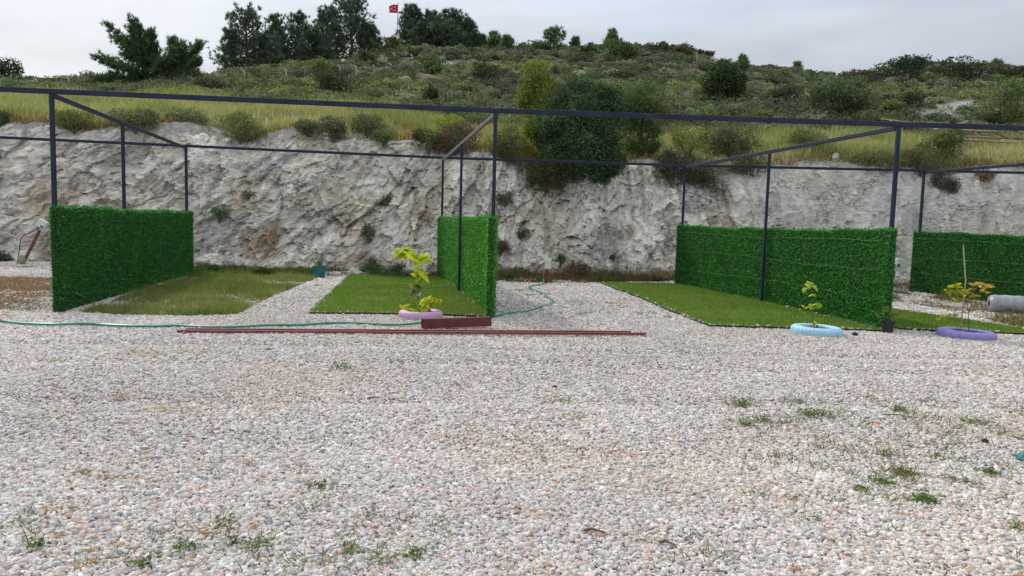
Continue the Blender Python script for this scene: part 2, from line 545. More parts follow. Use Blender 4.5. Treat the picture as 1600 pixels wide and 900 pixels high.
hill = MB().add(np.stack([X, Yg, Z], -1).reshape(-1, 3), q, col.reshape(-1, 3)).build('hill', M_EARTH, smooth=True)
tag(hill, 'scrub covered hillside rising behind the rock cutting', kind='structure')

# ---- rock cutting
cu = np.concatenate([np.linspace(-1400, -120, 60), np.linspace(-110, 1710, 860), np.linspace(1730, 3000, 60)])
ct = np.concatenate([np.linspace(-.06, 0, 3)[:-1], np.linspace(0, 1, 125)])
CUu, CT = np.meshgrid(cu, ct, indexing='ij')
Xe = (CUu - 800) / F * D0
zc = hill_z(Xe, np.full_like(Xe, D0)) + .02
s = np.clip(CT, 0, 1)
Zc = CT * zc
smooth_r = np.clip((CUu - 1090) / 120, 0, 1)            # scraped flat face to the right
ybase = 23.1 + fbm(Xe * .22, 1.7, 0, 61, 3) * .35
foot = np.exp(-((CUu - 400) / 130) ** 2) * .7 + np.exp(-((CUu + 20) / 90) ** 2) * .8 + np.exp(-((CUu - 860) / 60) ** 2) * .35
prof = s ** 1.15 * .72 + .28 * s ** 5                    # leans back, rounded rim
Yc = ybase + (D0 - ybase) * prof - foot * (1 - s) ** 3
Xc = Xe * (Yc / D0) * .5 + Xe * .5
amp = (1 - .55 * smooth_r) * (0.25 + .75 * np.sin(np.clip(s, 0, 1) * PI) ** .5) * np.where(s > .97, .5, 1)
a = np.radians(np.interp(CUu, [-200, 250, 620, 780, 1500], [30, 28, 48, 74, 80]))
_ad = np.gradient(a[:, 0])
_ux = np.cumsum(np.cos(a[:, 0]) * np.gradient(Xc[:, 3])); _uz = np.cumsum(np.sin(a[:, 0]) * np.gradient(Xc[:, 3]))
p1 = _ux[:, None] + Zc * np.sin(a); p2 = -_uz[:, None] + Zc * np.cos(a)
# warped bedding coordinates
wv = fbm(Xc * .5, Zc * .5, 0, 70, 3) * .6
big = fbm(Xc * .35, Zc * .5, 0, 71, 3) * .26
strata = ridged(p1 * .45 + wv, p2 * 1.9 + wv, 0, 72, 3) * .09
cross = ridged(p2 * .5 + wv, p1 * 1.3, 0, 77, 3) * .05
blk = np.floor((vnoise(p1 * .9 + wv, p2 * 1.5, 0, 80) + 1) * 3.0) / 3.0 * .17
blk2 = np.floor((vnoise(p1 * 2.1 + wv * 2, p2 * 3.4, 0, 81) + 1) * 2.5) / 2.5 * .10
def facets(x, y, seed, tilt):
    """broken rock: every cell of a jittered lattice is a plane with its own offset and tilt; also the distance to the next cell"""
    ix, iy = np.floor(x), np.floor(y)
    best = np.full(x.shape, 9e9); sec = np.full(x.shape, 9e9); val = np.zeros(x.shape)
    for a_ in (-1, 0, 1):
        for b_ in (-1, 0, 1):
            cx, cy = ix + a_, iy + b_
            z0 = np.zeros_like(cx)
            sx = cx + _h(cx, cy, z0, seed); sy = cy + _h(cx, cy, z0, seed + 1)
            d_ = (x - sx) ** 2 + (y - sy) ** 2
            v_ = (_h(cx, cy, z0, seed + 2) - .5) + tilt * ((x - sx) * (_h(cx, cy, z0, seed + 3) - .5) + (y - sy) * (_h(cx, cy, z0, seed + 4) - .5))
            nb = d_ < best
            sec = np.where(nb, best, np.minimum(sec, d_)); val = np.where(nb, v_, val); best = np.where(nb, d_, best)
    return val, np.sqrt(sec) - np.sqrt(best)
w2 = fbm(Xc * 1.4, Zc * 1.4, 0, 74, 2) * .25
f1, e1 = facets(p1 * .55 + wv * .7, p2 * 1.05 + wv * .7, 301, 2.2)
f2, e2 = facets(p1 * 1.5 + w2, p2 * 2.9 + w2, 311, 2.2)
f3, e3 = facets(p1 * 4.0 + w2 * 2, p2 * 7.0 + w2 * 2, 321, 2.0)
blk = f1 * .15 * (1 - .6 * smooth_r); blk2 = f2 * .10; 
fine = fbm(Xc * 3.2, Zc * 3.2, 0, 82, 3) * .03 + f3 * .07
vert = ridged(Xc * 1.3 + wv, Zc * .22, 0, 85, 3) * .13 * np.exp(-((CUu - 960) / 140) ** 2)
disp = (big + strata + cross + blk + blk2 + vert) * amp + fine * (1 - .45 * smooth_r) - .12
Yc2 = Yc - disp
Zc2 = Zc + fbm(Xc * 1.7, Zc * 1.7, 5, 90, 3) * .05 * np.sin(s * PI)
top = CT > .999
Yc2 = np.where(top, Yc2 + .0, Yc2)
# colours: pale grey limestone marl, tan and rust stains, dark lichen streaks
base = np.array([.60, .56, .50]); tan = np.array([.48, .40, .29]); rust = np.array([.32, .21, .14]); grey = np.array([.36, .35, .345]); white = np.array([.74, .71, .66])
def blob(px, py, wx, wy):
    return np.exp(-((bu - px) / wx) ** 2 - ((bv - py) / wy) ** 2)
bu, bv = pix(Xc, Yc2, Zc2)
g = np.clip(fbm(p1 * .55, p2 * 1.3, 0, 100, 5) * .9 + .05, 0, 1)
c = base * (1 - g[..., None]) + grey * g[..., None]
wh = np.clip(fbm(Xc * .8 + 9, Zc * 1.1, 0, 101, 4) * .8, 0, .8) + np.clip((s - .88) * 6, 0, .6) * (bu < 620) + np.clip((.16 - s) * 4, 0, .5)
wh = np.clip(wh, 0, .85)[..., None]
c = c * (1 - wh) + white * wh
tn = np.clip(fbm(p1 * .7, p2 * .7, 3, 103, 4) * .9 - .15, 0, .7)
tn = np.clip(tn + .8 * blob(520, 305, 30, 18) + .6 * blob(870, 350, 16, 60) + .5 * blob(470, 320, 14, 14) + .5 * blob(655, 320, 20, 40) + .3 * blob(300, 345, 30, 14), 0, .85)[..., None]
c = c * (1 - tn) + tan * tn
rs = blob(425, 370, 12, 26) + blob(400, 385, 34, 22) * .8 + blob(852, 330, 5, 40) * .8 + blob(855, 370, 8, 20) * .6 + blob(985, 362, 4, 14) + blob(970, 372, 5, 5) + blob(60, 395, 26, 10) * .6 + blob(1490, 365, 40, 9) * .5 + blob(1410, 390, 10, 40) * .4 + blob(475, 372, 16, 16) * .5 + blob(470, 345, 8, 20) * .4
rs = np.clip(rs * (.65 + .6 * fbm(Xc * 2, Zc * 2, 0, 104, 3)), 0, .85)[..., None]
c = c * (1 - rs) + rust * rs
open_ = np.clip(fbm(Xc * .5, Zc * .7, 0, 131, 3) * 1.5 + .25, 0, 1)
crk = np.clip(1 - e1 / .045, 0, 1) * .8 * open_ + np.clip(1 - e2 / .09, 0, 1) * .55 * np.clip(fbm(Xc * .9, Zc * .9, 0, 133, 3) * 1.6 + .1, 0, 1) + np.clip(-strata / .09 - .75, 0, .35) + np.clip(1 - e3 / .10, 0, 1) * .42 * np.clip(fbm(Xc * 1.3, Zc * 1.3, 0, 135, 3) * 1.8 + .15, 0, 1)
streak = np.clip(fbm(Xc * 3.4, Zc * .3, 0, 106, 4) - .2, 0, .6) * 1.0 * np.clip((bu - 600) / 200, 0.25, 1) * (1 - .6 * smooth_r)
crk = np.clip(crk * (1 - .6 * smooth_r) + streak, 0, .75)[..., None]
c = c * (1 - crk) + np.array([.17, .155, .14]) * crk
c = c * np.array([1.17, 1.135, 1.075])
c = c * np.exp(fbm(Xc * 6, Zc * 6, 0, 108, 3) * .07 + f2 * .16 + f1 * .10 + f3 * .24 + fbm(Xc * 1.6, Zc * 1.6, 0, 109, 4) * .13)[..., None]
rs_ = smooth_r[..., None] * .45
c = c * (1 - rs_) + np.array([.52, .495, .455]) * rs_
def rock_mat():
    m, nt, b, out, N, L = mat('cut_rock')
    a = N('ShaderNodeAttribute', attribute_name='Col')
    tc = N('ShaderNodeTexCoord')
    mp = N('ShaderNodeMapping'); mp.inputs['Rotation'].default_value = (0, math.radians(33), 0); mp.inputs['Scale'].default_value = (1, 1, 2.6)
    L(tc.outputs['Object'], mp.inputs[0])
    n = N('ShaderNodeTexNoise'); n.inputs['Scale'].default_value = 4.2; n.inputs['Detail'].default_value = 12; n.inputs['Roughness'].default_value = .72
    L(mp.outputs[0], n.inputs['Vector'])
    v = N('ShaderNodeTexVoronoi', feature='DISTANCE_TO_EDGE'); v.inputs['Scale'].default_value = 2.9
    nd = N('ShaderNodeTexNoise'); nd.inputs['Scale'].default_value = 2.5; nd.inputs['Detail'].default_value = 5
    L(tc.outputs['Object'], nd.inputs['Vector'])
    ad = N('ShaderNodeMix', data_type='RGBA', blend_type='ADD'); ad.inputs[0].default_value = .9
    L(mp.outputs[0], ad.inputs[6]); L(nd.outputs['Color'], ad.inputs[7])
    L(ad.outputs[2], v.inputs['Vector'])
    ck = N('ShaderNodeMapRange'); ck.inputs['From Min'].default_value = 0; ck.inputs['From Max'].default_value = .04; ck.inputs['To Min'].default_value = .38; ck.inputs['To Max'].default_value = 1
    L(v.outputs['Distance'], ck.inputs[0])
    # only some joints are open
    nm = N('ShaderNodeTexNoise'); nm.inputs['Scale'].default_value = .9
    L(tc.outputs['Object'], nm.inputs['Vector'])
    sel = N('ShaderNodeMapRange'); sel.inputs['From Min'].default_value = .48; sel.inputs['From Max'].default_value = .6
    L(nm.outputs['Fac'], sel.inputs[0])
    mk = N('ShaderNodeMix', data_type='FLOAT'); L(sel.outputs[0], mk.inputs[0]); mk.inputs[2].default_value = 1; L(ck.outputs[0], mk.inputs[3])
    mr = N('ShaderNodeMapRange'); mr.inputs['From Min'].default_value = .32; mr.inputs['From Max'].default_value = .68; mr.inputs['To Min'].default_value = .70; mr.inputs['To Max'].default_value = 1.25
    L(n.outputs['Fac'], mr.inputs[0])
    mu = N('ShaderNodeMath', operation='MULTIPLY'); L(mr.outputs[0], mu.inputs[0]); L(mk.outputs[0], mu.inputs[1])
    mx = N('ShaderNodeMix', data_type='RGBA', blend_type='MULTIPLY'); mx.inputs[0].default_value = 1
    L(a.outputs['Color'], mx.inputs[6]); L(mu.outputs[0], mx.inputs[7])
    L(mx.outputs[2], b.inputs['Base Color'])
    b.inputs['Roughness'].default_value = .92; b.inputs['Specular IOR Level'].default_value = .15
    h = N('ShaderNodeMath', operation='MULTIPLY_ADD'); L(n.outputs['Fac'], h.inputs[0]); h.inputs[1].default_value = 1.6; L(mk.outputs[0], h.inputs[2])
    bp = N('ShaderNodeBump'); bp.inputs['Strength'].default_value = .85; bp.inputs['Distance'].default_value = .07
    L(h.outputs[0], bp.inputs['Height']); L(bp.outputs[0], b.inputs['Normal'])
    return m
M_CLIFF = rock_mat()
ni, nj = CUu.shape
i, j = np.meshgrid(np.arange(ni - 1), np.arange(nj - 1), indexing='ij')
q = np.stack([i * nj + j, (i + 1) * nj + j, (i + 1) * nj + j + 1, i * nj + j + 1], -1).reshape(-1, 4)
cliff = MB().add(np.stack([Xc, Yc2, Zc2], -1).reshape(-1, 3), q, c.reshape(-1, 3)).build('cliff', M_CLIFF, smooth=False)
tag(cliff, 'pale grey cut rock face streaked with rust behind the plots', kind='structure')
CLIFF_Y = lambda X_, z_: _cliff_y(X_, z_)
_cg = (Xc, Yc2, Zc2)
def cliff_hit(px, py):
    d2 = (bu - px) ** 2 + (bv - py) ** 2
    k = np.unravel_index(np.argmin(d2), d2.shape)
    return np.array([Xc[k], Yc2[k], Zc2[k]])

# ---- ground
m, nt, b, out, N, L = mat('ground_gravel')
tc = N('ShaderNodeTexCoord')
v = N('ShaderNodeTexVoronoi'); v.inputs['Scale'].default_value = 32
L(tc.outputs['Object'], v.inputs['Vector'])
rmp = N('ShaderNodeValToRGB')
rmp.color_ramp.elements[0].color = (.26, .245, .23, 1); rmp.color_ramp.elements[1].color = (.56, .54, .52, 1)
L(v.outputs['Color'], rmp.inputs[0])
L(rmp.outputs[0], b.inputs['Base Color']); b.inputs['Roughness'].default_value = .95
bp = N('ShaderNodeBump'); bp.inputs['Strength'].default_value = .7; bp.inputs['Distance'].default_value = .02; bp.invert = True
L(v.outputs['Distance'], bp.inputs['Height']); L(bp.outputs[0], b.inputs['Normal'])
M_GROUND = m
gx = np.concatenate([np.linspace(-150, -26, 20), np.linspace(-25, 25, 101), np.linspace(26, 150, 20)])
gy = np.concatenate([np.linspace(-120, -5, 20), np.linspace(-4, 26, 61)])
GX, GY = np.meshgrid(gx, gy, indexing='ij')
def gz(x, y):
    k = np.clip((np.asarray(y, float) - 1) / 4, 0, 1)
    return (fbm(np.asarray(x) * .35, np.asarray(y) * .35, 0, 200, 2) * .018 + fbm(np.asarray(x) * 1.3, np.asarray(y) * 1.3, 0, 205, 2) * .010 - sum(.022 * np.exp(-((np.asarray(y) - c0 - .06 * np.asarray(x) - .12 * np.sin(np.asarray(x) * .5 + c0)) / .17) ** 2) for c0 in (6.5, 8.1, 9.2))) * k
ni, nj = GX.shape
i, j = np.meshgrid(np.arange(ni - 1), np.arange(nj - 1), indexing='ij')
q = np.stack([i * nj + j, (i + 1) * nj + j, (i + 1) * nj + j + 1, i * nj + j + 1], -1).reshape(-1, 4)
gr = MB().add(np.stack([GX, GY, gz(GX, GY) - .03], -1).reshape(-1, 3), q).build('ground', M_GROUND, smooth=True)
tag(gr, 'pale gravel yard in front of the rock cutting', kind='structure')

# ---- plots (pixel outlines unprojected onto the ground)
A_n, A_f = ground(90, 487), ground(293, 430)
B_n, B_f = ground(767, 497), ground(689, 433)
C_n, C_f = ground(1382, 515), ground(1062, 446)
D_f = ground(1430, 457); D_n = D_f + (C_n - C_f)
LAWN_B = [ground(482, 491), ground(620, 493), ground(766, 497.5), ground(694, 433), ground(545, 432)]
LAWN_C = [ground(1109, 511), ground(1240, 515), ground(1386, 518), ground(1070, 446), ground(938, 443)]
_sd = C_n - C_f
_r0p = ground(1386, 483); _r1p = ground(1602, 518)
LAWN_D = [C_n + np.array([.28, .05, 0]), np.array([_r1p[0] + .25, C_n[1] - .25, 0]), _r0p + (_r0p - _r1p) * .9, C_n - _sd * .82 + np.array([.3, 0, 0])]
WILD = [ground(*p) for p in [(125, 488), (185, 491), (285, 493), (372, 491), (408, 474), (452, 452), (498, 434), (480, 424), (330, 422), (298, 432), (232, 452)]]
ORANGE = [ground(*p) for p in [(-120, 486), (86, 486), (86, 436), (-120, 428)]]
FOOTB = [ground(*p) for p in [(770, 441), (930, 443), (1058, 440), (1058, 430), (900, 424), (770, 426)]]
FOOTA = [ground(*p) for p in [(300, 432), (420, 430), (545, 434), (690, 434), (690, 424), (540, 424), (300, 418)]]
DRYD = [ground(*p) for p in [(1392, 470), (1470, 482), (1620, 520), (1640, 490), (1560, 478), (1470, 462), (1400, 462)]]
FOOTD = [ground(*p) for p in [(1385, 470), (1420, 462), (1440, 452), (1440, 444), (1385, 440)]]

# ---- gravel stones: the points carry rotation, scale and tint; nodes put a stone on each
def strip(y0, y1, sp, mx):
    ys = np.arange(y0, y1, sp)
    pts = []
    for y in ys:
        hw = .72 * y + mx
        x = np.arange(-hw, hw, sp)
        pts.append(np.stack([x, np.full(len(x), y)], -1))
    p = np.concatenate(pts)
    return p + R.uniform(-.5, .5, p.shape) * sp * 1.1, sp
layers = []
for (y0, y1, sp, mx, sc) in [(1.9, 5.0, .0175, 2.0, .62), (1.9, 5.0, .026, 2.0, .76), (5.0, 8.0, .0205, 2.2, .70), (8.0, 13.0, .026, 2.3, .84), (13.0, 23.6, .044, 2.5, 1.2)]:
    p, _ = strip(y0, y1, sp, mx)
    layers.append((p, np.full(len(p), sc)))
GP = np.concatenate([l[0] for l in layers]); GS = np.concatenate([l[1] for l in layers])
keep = np.ones(len(GP), bool)
for poly, frac in ((LAWN_B, 0), (LAWN_C, 0), (LAWN_D, 0), (WILD, .07), (ORANGE, .12), (FOOTB, .3), (DRYD, .35), (FOOTD, .3)):
    ins = inpoly(GP, poly)
    keep &= ~ins | (R.random(len(GP)) < frac)
stray = np.zeros(len(GP))
for poly in (LAWN_B, LAWN_C, LAWN_D):
    pj = GP + R.normal(0, .055, GP.shape)
    st_ = inpoly(GP, poly) & ~inpoly(pj, poly) & (R.random(len(GP)) < .4)
    keep |= st_; stray[st_] = .042
cyb = np.interp(GP[:, 0], Xc[:, 4], Yc2[:, 4])
keep &= GP[:, 1] < cyb + .1
GP, GS, stray = GP[keep], GS[keep], stray[keep]
n = len(GP)
GZ = gz(GP[:, 0], GP[:, 1]) - .016 + R.uniform(0, .019, n) + stray
size = np.exp(R.normal(0, .24, n)) * .0182 * GS
GSC = np.stack([size * R.uniform(.9, 1.5, n), size * R.uniform(.7, 1.0, n), size * R.uniform(.5, .8, n)], -1)
GR = np.stack([R.normal(0, .35, n), R.normal(0, .35, n), R.uniform(0, 2 * PI, n)], -1)
# tint: mostly off-white and pale grey, some pink, ochre, dark
drift = fbm(GP[:, 0] * .5, GP[:, 1] * .9, 0, 230, 3)
t = R.random(n)
pal = np.array([[.64, .61, .58], [.56, .54, .525], [.72, .69, .66], [.58, .50, .44], [.60, .46, .41], [.52, .36, .22], [.36, .345, .345], [.45, .26, .19]])
pr = np.array([.34, .22, .17, .13, .08, .014, .06, .012]); pr = pr / pr.sum()
gi = np.searchsorted(np.cumsum(pr), t).clip(0, 7)
och = (R.random(n) < np.clip(drift - .6, 0, 1) * .14); gi = np.where(och, 5, gi)
GC = 1.04 * pal[gi] * [1.0, .972, .945] * np.exp(R.normal(0, .10, (n, 1))) * np.exp(fbm(GP[:, 0] * .28, GP[:, 1] * .5, 0, 236, 4) * .09)[:, None] * (1 - np.clip(fbm(GP[:, 0] * .45, GP[:, 1] * .8, 0, 238, 3) - .1, 0, 1)[:, None] * [.02, .06, .12])
gme = bpy.data.meshes.new('gravel')
gme.vertices.add(n)
gme.vertices.foreach_set('co', np.stack([GP[:, 0], GP[:, 1], GZ], -1).astype(np.float32).ravel())
for nm, arr in (('stone_rot', GR), ('stone_scale', GSC)):
    at = gme.attributes.new(nm, 'FLOAT_VECTOR', 'POINT'); at.data.foreach_set('vector', arr.astype(np.float32).ravel())
at = gme.attributes.new('tint', 'FLOAT_COLOR', 'POINT')
at.data.foreach_set('color', np.concatenate([np.clip(GC, .02, .85), np.ones((n, 1))], 1).astype(np.float32).ravel())
m, nt, b, out, N, L = mat('gravel_stone')
a = N('ShaderNodeAttribute', attribute_name='tint'); a.attribute_type = 'INSTANCER'
tcg = N('ShaderNodeTexCoord')
ng = N('ShaderNodeTexNoise'); ng.inputs['Scale'].default_value = 1.6; ng.inputs['Detail'].default_value = 3
L(tcg.outputs['Object'], ng.inputs['Vector'])
mrg = N('ShaderNodeMapRange'); mrg.inputs['From Min'].default_value = .3; mrg.inputs['From Max'].default_value = .7; mrg.inputs['To Min'].default_value = .85; mrg.inputs['To Max'].default_value = 1.1
L(ng.outputs['Fac'], mrg.inputs[0])
mxg = N('ShaderNodeMix', data_type='RGBA', blend_type='MULTIPLY'); mxg.inputs[0].default_value = 1
L(a.outputs['Color'], mxg.inputs[6]); L(mrg.outputs[0], mxg.inputs[7])
L(mxg.outputs[2], b.inputs['Base Color']); b.inputs['Roughness'].default_value = .85; b.inputs['Specular IOR Level'].default_value = .2
M_STONE = m
gravel = bpy.data.objects.new('gravel', gme); C.objects.link(gravel)
gme.materials.append(M_STONE)
tag(gravel, 'loose white and grey crushed stone covering the yard', kind='stuff')
ng = bpy.data.node_groups.new('gravel_stones', 'GeometryNodeTree')
ng.interface.new_socket('Geometry', in_out='INPUT', socket_type='NodeSocketGeometry')
ng.interface.new_socket('Geometry', in_out='OUTPUT', socket_type='NodeSocketGeometry')
gn = lambda t: ng.nodes.new(t)
gin, gout = gn('NodeGroupInput'), gn('NodeGroupOutput')
g2i = gn('GeometryNodeGeometryToInstance')
for kk in range(7):
    ico = gn('GeometryNodeMeshIcoSphere'); ico.inputs['Radius'].default_value = 1.0; ico.inputs['Subdivisions'].default_value = 2
    pos = gn('GeometryNodeInputPosition')
    ad = gn('ShaderNodeVectorMath'); ad.operation = 'ADD'; ad.inputs[1].default_value = (kk * 7.3, kk * 3.1, kk * 5.7)
    noi = gn('ShaderNodeTexNoise'); noi.inputs['Scale'].default_value = .85; noi.inputs['Detail'].default_value = 1.5
    sub = gn('ShaderNodeVectorMath'); sub.operation = 'SUBTRACT'; sub.inputs[1].default_value = (.5, .5, .5)
    sca = gn('ShaderNodeVectorMath'); sca.operation = 'SCALE'; sca.inputs['Scale'].default_value = 2.0
    sp = gn('GeometryNodeSetPosition')
    lk = ng.links.new
    lk(pos.outputs[0], ad.inputs[0]); lk(ad.outputs[0], noi.inputs['Vector']); lk(noi.outputs['Color'], sub.inputs[0]); lk(sub.outputs[0], sca.inputs[0])
    lk(ico.outputs[0], sp.inputs['Geometry']); lk(sca.outputs[0], sp.inputs['Offset'])
    sm = gn('GeometryNodeSetMaterial'); sm.inputs['Material'].default_value = M_STONE
    sh = gn('GeometryNodeSetShadeSmooth'); sh.inputs['Shade Smooth'].default_value = kk % 2 == 0
    lk(sp.outputs[0], sm.inputs['Geometry']); lk(sm.outputs[0], sh.inputs['Geometry'])
    lk(sh.outputs[0], g2i.inputs[0])
iop = gn('GeometryNodeInstanceOnPoints'); iop.inputs['Pick Instance'].default_value = True
ar = gn('GeometryNodeInputNamedAttribute'); ar.data_type = 'FLOAT_VECTOR'; ar.inputs['Name'].default_value = 'stone_rot'
asc = gn('GeometryNodeInputNamedAttribute'); asc.data_type = 'FLOAT_VECTOR'; asc.inputs['Name'].default_value = 'stone_scale'
rv_ = gn('FunctionNodeRandomValue'); rv_.data_type = 'INT'; rv_.inputs[4].default_value = 0; rv_.inputs[5].default_value = 6
ng.links.new(gin.outputs[0], iop.inputs['Points']); ng.links.new(g2i.outputs[0], iop.inputs['Instance'])
ng.links.new(rv_.outputs[2], iop.inputs['Instance Index'])
ng.links.new(ar.outputs['Attribute'], iop.inputs['Rotation']); ng.links.new(asc.outputs['Attribute'], iop.inputs['Scale'])
ng.links.new(iop.outputs[0], gout.inputs[0])
md = gravel.modifiers.new('stones', 'NODES'); md.node_group = ng
print('STONES', n)
# ================================================================== lawns and grass
M_TURF = earth_mat('turf', 0.5, 9.0)
def lawn(poly, label, seed, h=.035, dens=1900):
    rng = np.random.default_rng(seed)
    P = np.array(poly)[:, :2]
    # densify outline with a slightly uneven edge
    pts = []
    for k in range(len(P)):
        a_, b_ = P[k], P[(k + 1) % len(P)]
        m_ = max(2, int(np.linalg.norm(b_ - a_) / .12))
        for t_ in range(m_):
            p_ = a_ + (b_ - a_) * t_ / m_
            pts.append(p_ + rng.normal(0, .010, 2) + .035 * np.array([fbm(p_[0] * 1.6, p_[1] * 1.6, 0, seed, 2), fbm(p_[0] * 1.6, p_[1] * 1.6, 7, seed, 2)]))
    pts = np.array(pts); n = len(pts); cen = pts.mean(0)
    mb = MB()
    topz = gz(pts[:, 0], pts[:, 1]) + h
    lo = np.column_stack([pts, topz - h - .05]); hi = np.column_stack([pts, topz])
    k = np.arange(n)
    mb.add(np.concatenate([lo, hi]), np.stack([k, (k + 1) % n, (k + 1) % n + n, k + n], -1), np.tile(np.array([[.06, .045, .03]]), (2 * n, 1)))
    rings = [.999, .93, .8, .6, .35, .12]
    vs = np.concatenate([np.column_stack([cen + (pts - cen) * r_, gz(cen[0] + (pts[:, 0] - cen[0]) * r_, cen[1] + (pts[:, 1] - cen[1]) * r_) + h + .004 * (r_ < .99)]) for r_ in rings])
    fs = [np.stack([i_ * n + k, i_ * n + (k + 1) % n, (i_ + 1) * n + (k + 1) % n, (i_ + 1) * n + k], -1) for i_ in range(len(rings) - 1)]
    fs.append(((len(rings) - 1) * n + k).reshape(1, -1))
    vv = fbm(vs[:, 0] * .9, vs[:, 1] * 1.6, 0, seed, 3)
    cc = np.array([.11, .18, .035]) * np.exp(vv * .2)[:, None]
    mb.add(vs, fs, cc)
    area = .5 * abs(np.dot(P[:, 0], np.roll(P[:, 1], 1)) - np.dot(P[:, 1], np.roll(P[:, 0], 1)))
    nb = int(area * dens)
    q_ = sample_poly(rng, P, nb)
    dry = np.clip(fbm(q_[:, 0] * .8, q_[:, 1] * 1.7, 0, seed + 3, 3) * .7 - .12, 0, .75)
    edge = np.min(np.linalg.norm(q_[:, None, :] - P[None], axis=2), axis=1)
    col = jit(rng, (.16, .26, .04), nb, .22, .06) * (1 - dry[:, None]) + jit(rng, (.24, .21, .07), nb, .2, .05) * dry[:, None]
    base_ = np.column_stack([q_, gz(q_[:, 0], q_[:, 1]) + h - .003])
    blades(mb, rng, base_, np.column_stack([rng.normal(0, .35, nb), rng.normal(0, .35, nb), np.ones(nb)]), rng.uniform(.022, .05, nb), .008, col, .3, 1)
    o = mb.build('lawn', [M_TURF, M_GRASS])
    return tag(o, label, kind='structure')
lawn(LAWN_B, 'short green rolled turf between the gravel path and the bright green panel', 301)
lawn(LAWN_C, 'short green turf in front of the wide hedge panel with pale wires', 302)
lawn(LAWN_D, 'narrow strip of green turf beside the black plant pot', 303)

def grass_patch(mb, rng, poly, n, hmin, hmax, colfn, w_=.007, lean=.35, zf=gz):
    q_ = sample_poly(rng, poly, n)
    d_ = fbm(q_[:, 0] * 1.1, q_[:, 1] * 1.1, 0, 411, 4)
    keep_ = d_ > -.75 + rng.random(n) * .5
    q_ = q_[keep_]; d_ = d_[keep_]; k_ = len(q_)
    L_ = rng.uniform(hmin, hmax, k_) * np.clip(.85 + d_ * .5, .4, 1.5)
    blades(mb, rng, np.column_stack([q_, zf(q_[:, 0], q_[:, 1]) - .02]), np.column_stack([rng.normal(0, lean, k_), rng.normal(0, lean, k_), np.ones(k_)]), L_, w_, colfn(q_, d_, k_), .45)
rng = np.random.default_rng(31)
def wildcol(q_, d_, k_):
    t_ = np.clip(.5 + d_ * .5 + rng.normal(0, .25, k_), 0, 1)[:, None]
    c_ = jit(rng, (.15, .205, .055), k_, .25) * t_ + jit(rng, (.32, .30, .14), k_, .25) * (1 - t_)
    yel = rng.random(k_) < .03
    c_[yel] = (.5, .38, .03)
    return c_
mb = MB(); grass_patch(mb, rng, WILD, 80000, .04, .17, wildcol)
tag(mb.build('wild_grass', M_GRASS), 'rough yellowish grass growing in the open plot', kind='stuff')
mb = MB(); grass_patch(mb, rng, ORANGE, 26000, .03, .11, lambda q_, d_, k_: jit(rng, (.34, .225, .125), k_, .28), .008, .9)
tag(mb.build('dry_grass', M_DRY), 'flattened orange dry grass beyond the tall hedge panel', kind='stuff')
mb = MB()
def weedcol(q_, d_, k_):
    t_ = (rng.random(k_) < .42 + .3 * np.clip(d_, -1, 1))[:, None]
    return np.where(t_, jit(rng, (.075, .10, .03), k_, .3), jit(rng, (.19, .105, .06), k_, .3))
grass_patch(mb, rng, FOOTB, 24000, .08, .36, weedcol, .011, .45)
grass_patch(mb, rng, FOOTA, 17000, .06, .27, lambda q_, d_, k_: np.where((rng.random(k_) < .04)[:, None], np.array([[.5, .38, .03]]), jit(rng, (.06, .09, .025), k_, .3)), .010, .45)
grass_patch(mb, rng, FOOTD, 4000, .06, .3, weedcol, .010, .45)
tag(mb.build('foot_weeds', M_GRASS), 'green and rusty weeds along the foot of the rock face', kind='stuff')
mb = MB(); grass_patch(mb, rng, DRYD, 9000, .04, .2, lambda q_, d_, k_: np.where((rng.random(k_) < .45)[:, None], jit(rng, (.10, .115, .035), k_, .3), jit(rng, (.24, .17, .085), k_, .3)), .010, .6)
tag(mb.build('dry_weeds', M_GRASS), 'dry brown and green weeds behind the narrow turf strip', kind='stuff')

# ---- grass on the plateau
rng = np.random.default_rng(33)
nb = 150000
u_ = rng.uniform(-220, 1820, nb); Y_ = D0 - .15 + (38 - D0) * rng.random(nb) ** 1.15
dcut = np.interp(u_, [0, 500, 900, 1300, 1600], [42, 36, 34, 35, 37])
X_ = (u_ - 800) / F * Y_
d_ = fbm(X_ * .45, Y_ * .6, 0, 420, 4)
keep_ = (Y_ < dcut + rng.normal(0, 1.2, nb)) & (d_ > -.7 + rng.random(nb) * .6)
X_, Y_, d_, u_ = X_[keep_], Y_[keep_], d_[keep_], u_[keep_]; nb = len(X_)
t_ = np.clip(.4 + d_ * .7 + rng.normal(0, .2, nb) + np.interp(u_, [0, 400, 800, 1100, 1400], [-.05, -.05, .25, .1, .0]), 0, 1)[:, None]
og = np.exp(-((u_ - 640) / 40) ** 2) * (Y_ < 28)
col = jit(rng, (.24, .26, .095), nb, .22) * t_ + jit(rng, (.46, .42, .23), nb, .22) * (1 - t_)
om = rng.random(nb) < og * .8
col[om] = jit(rng, (.40, .22, .10), int(om.sum()), .2)
rw = rng.random(nb) < np.clip(1.0 - (Y_ - D0) / .9, 0, .75)
col[rw] = jit(rng, (.20, .125, .07), int(rw.sum()), .25)
hh = rng.uniform(.22, .62, nb) * np.clip(.9 + d_ * .5, .4, 1.5) * np.clip((Y_ - D0 + .4) / 1.2, .3, 1)
mb = MB()
blades(mb, rng, np.column_stack([X_, Y_, hill_z(X_, Y_) - .03]), np.column_stack([rng.normal(0, .3, nb), rng.normal(0, .3, nb), np.ones(nb)]), hh, .021, col, .35, tipcol=1.25)
tag(mb.build('tall_grass', M_GRASS), 'tall yellow green grass on the bank above the rock face', kind='stuff')

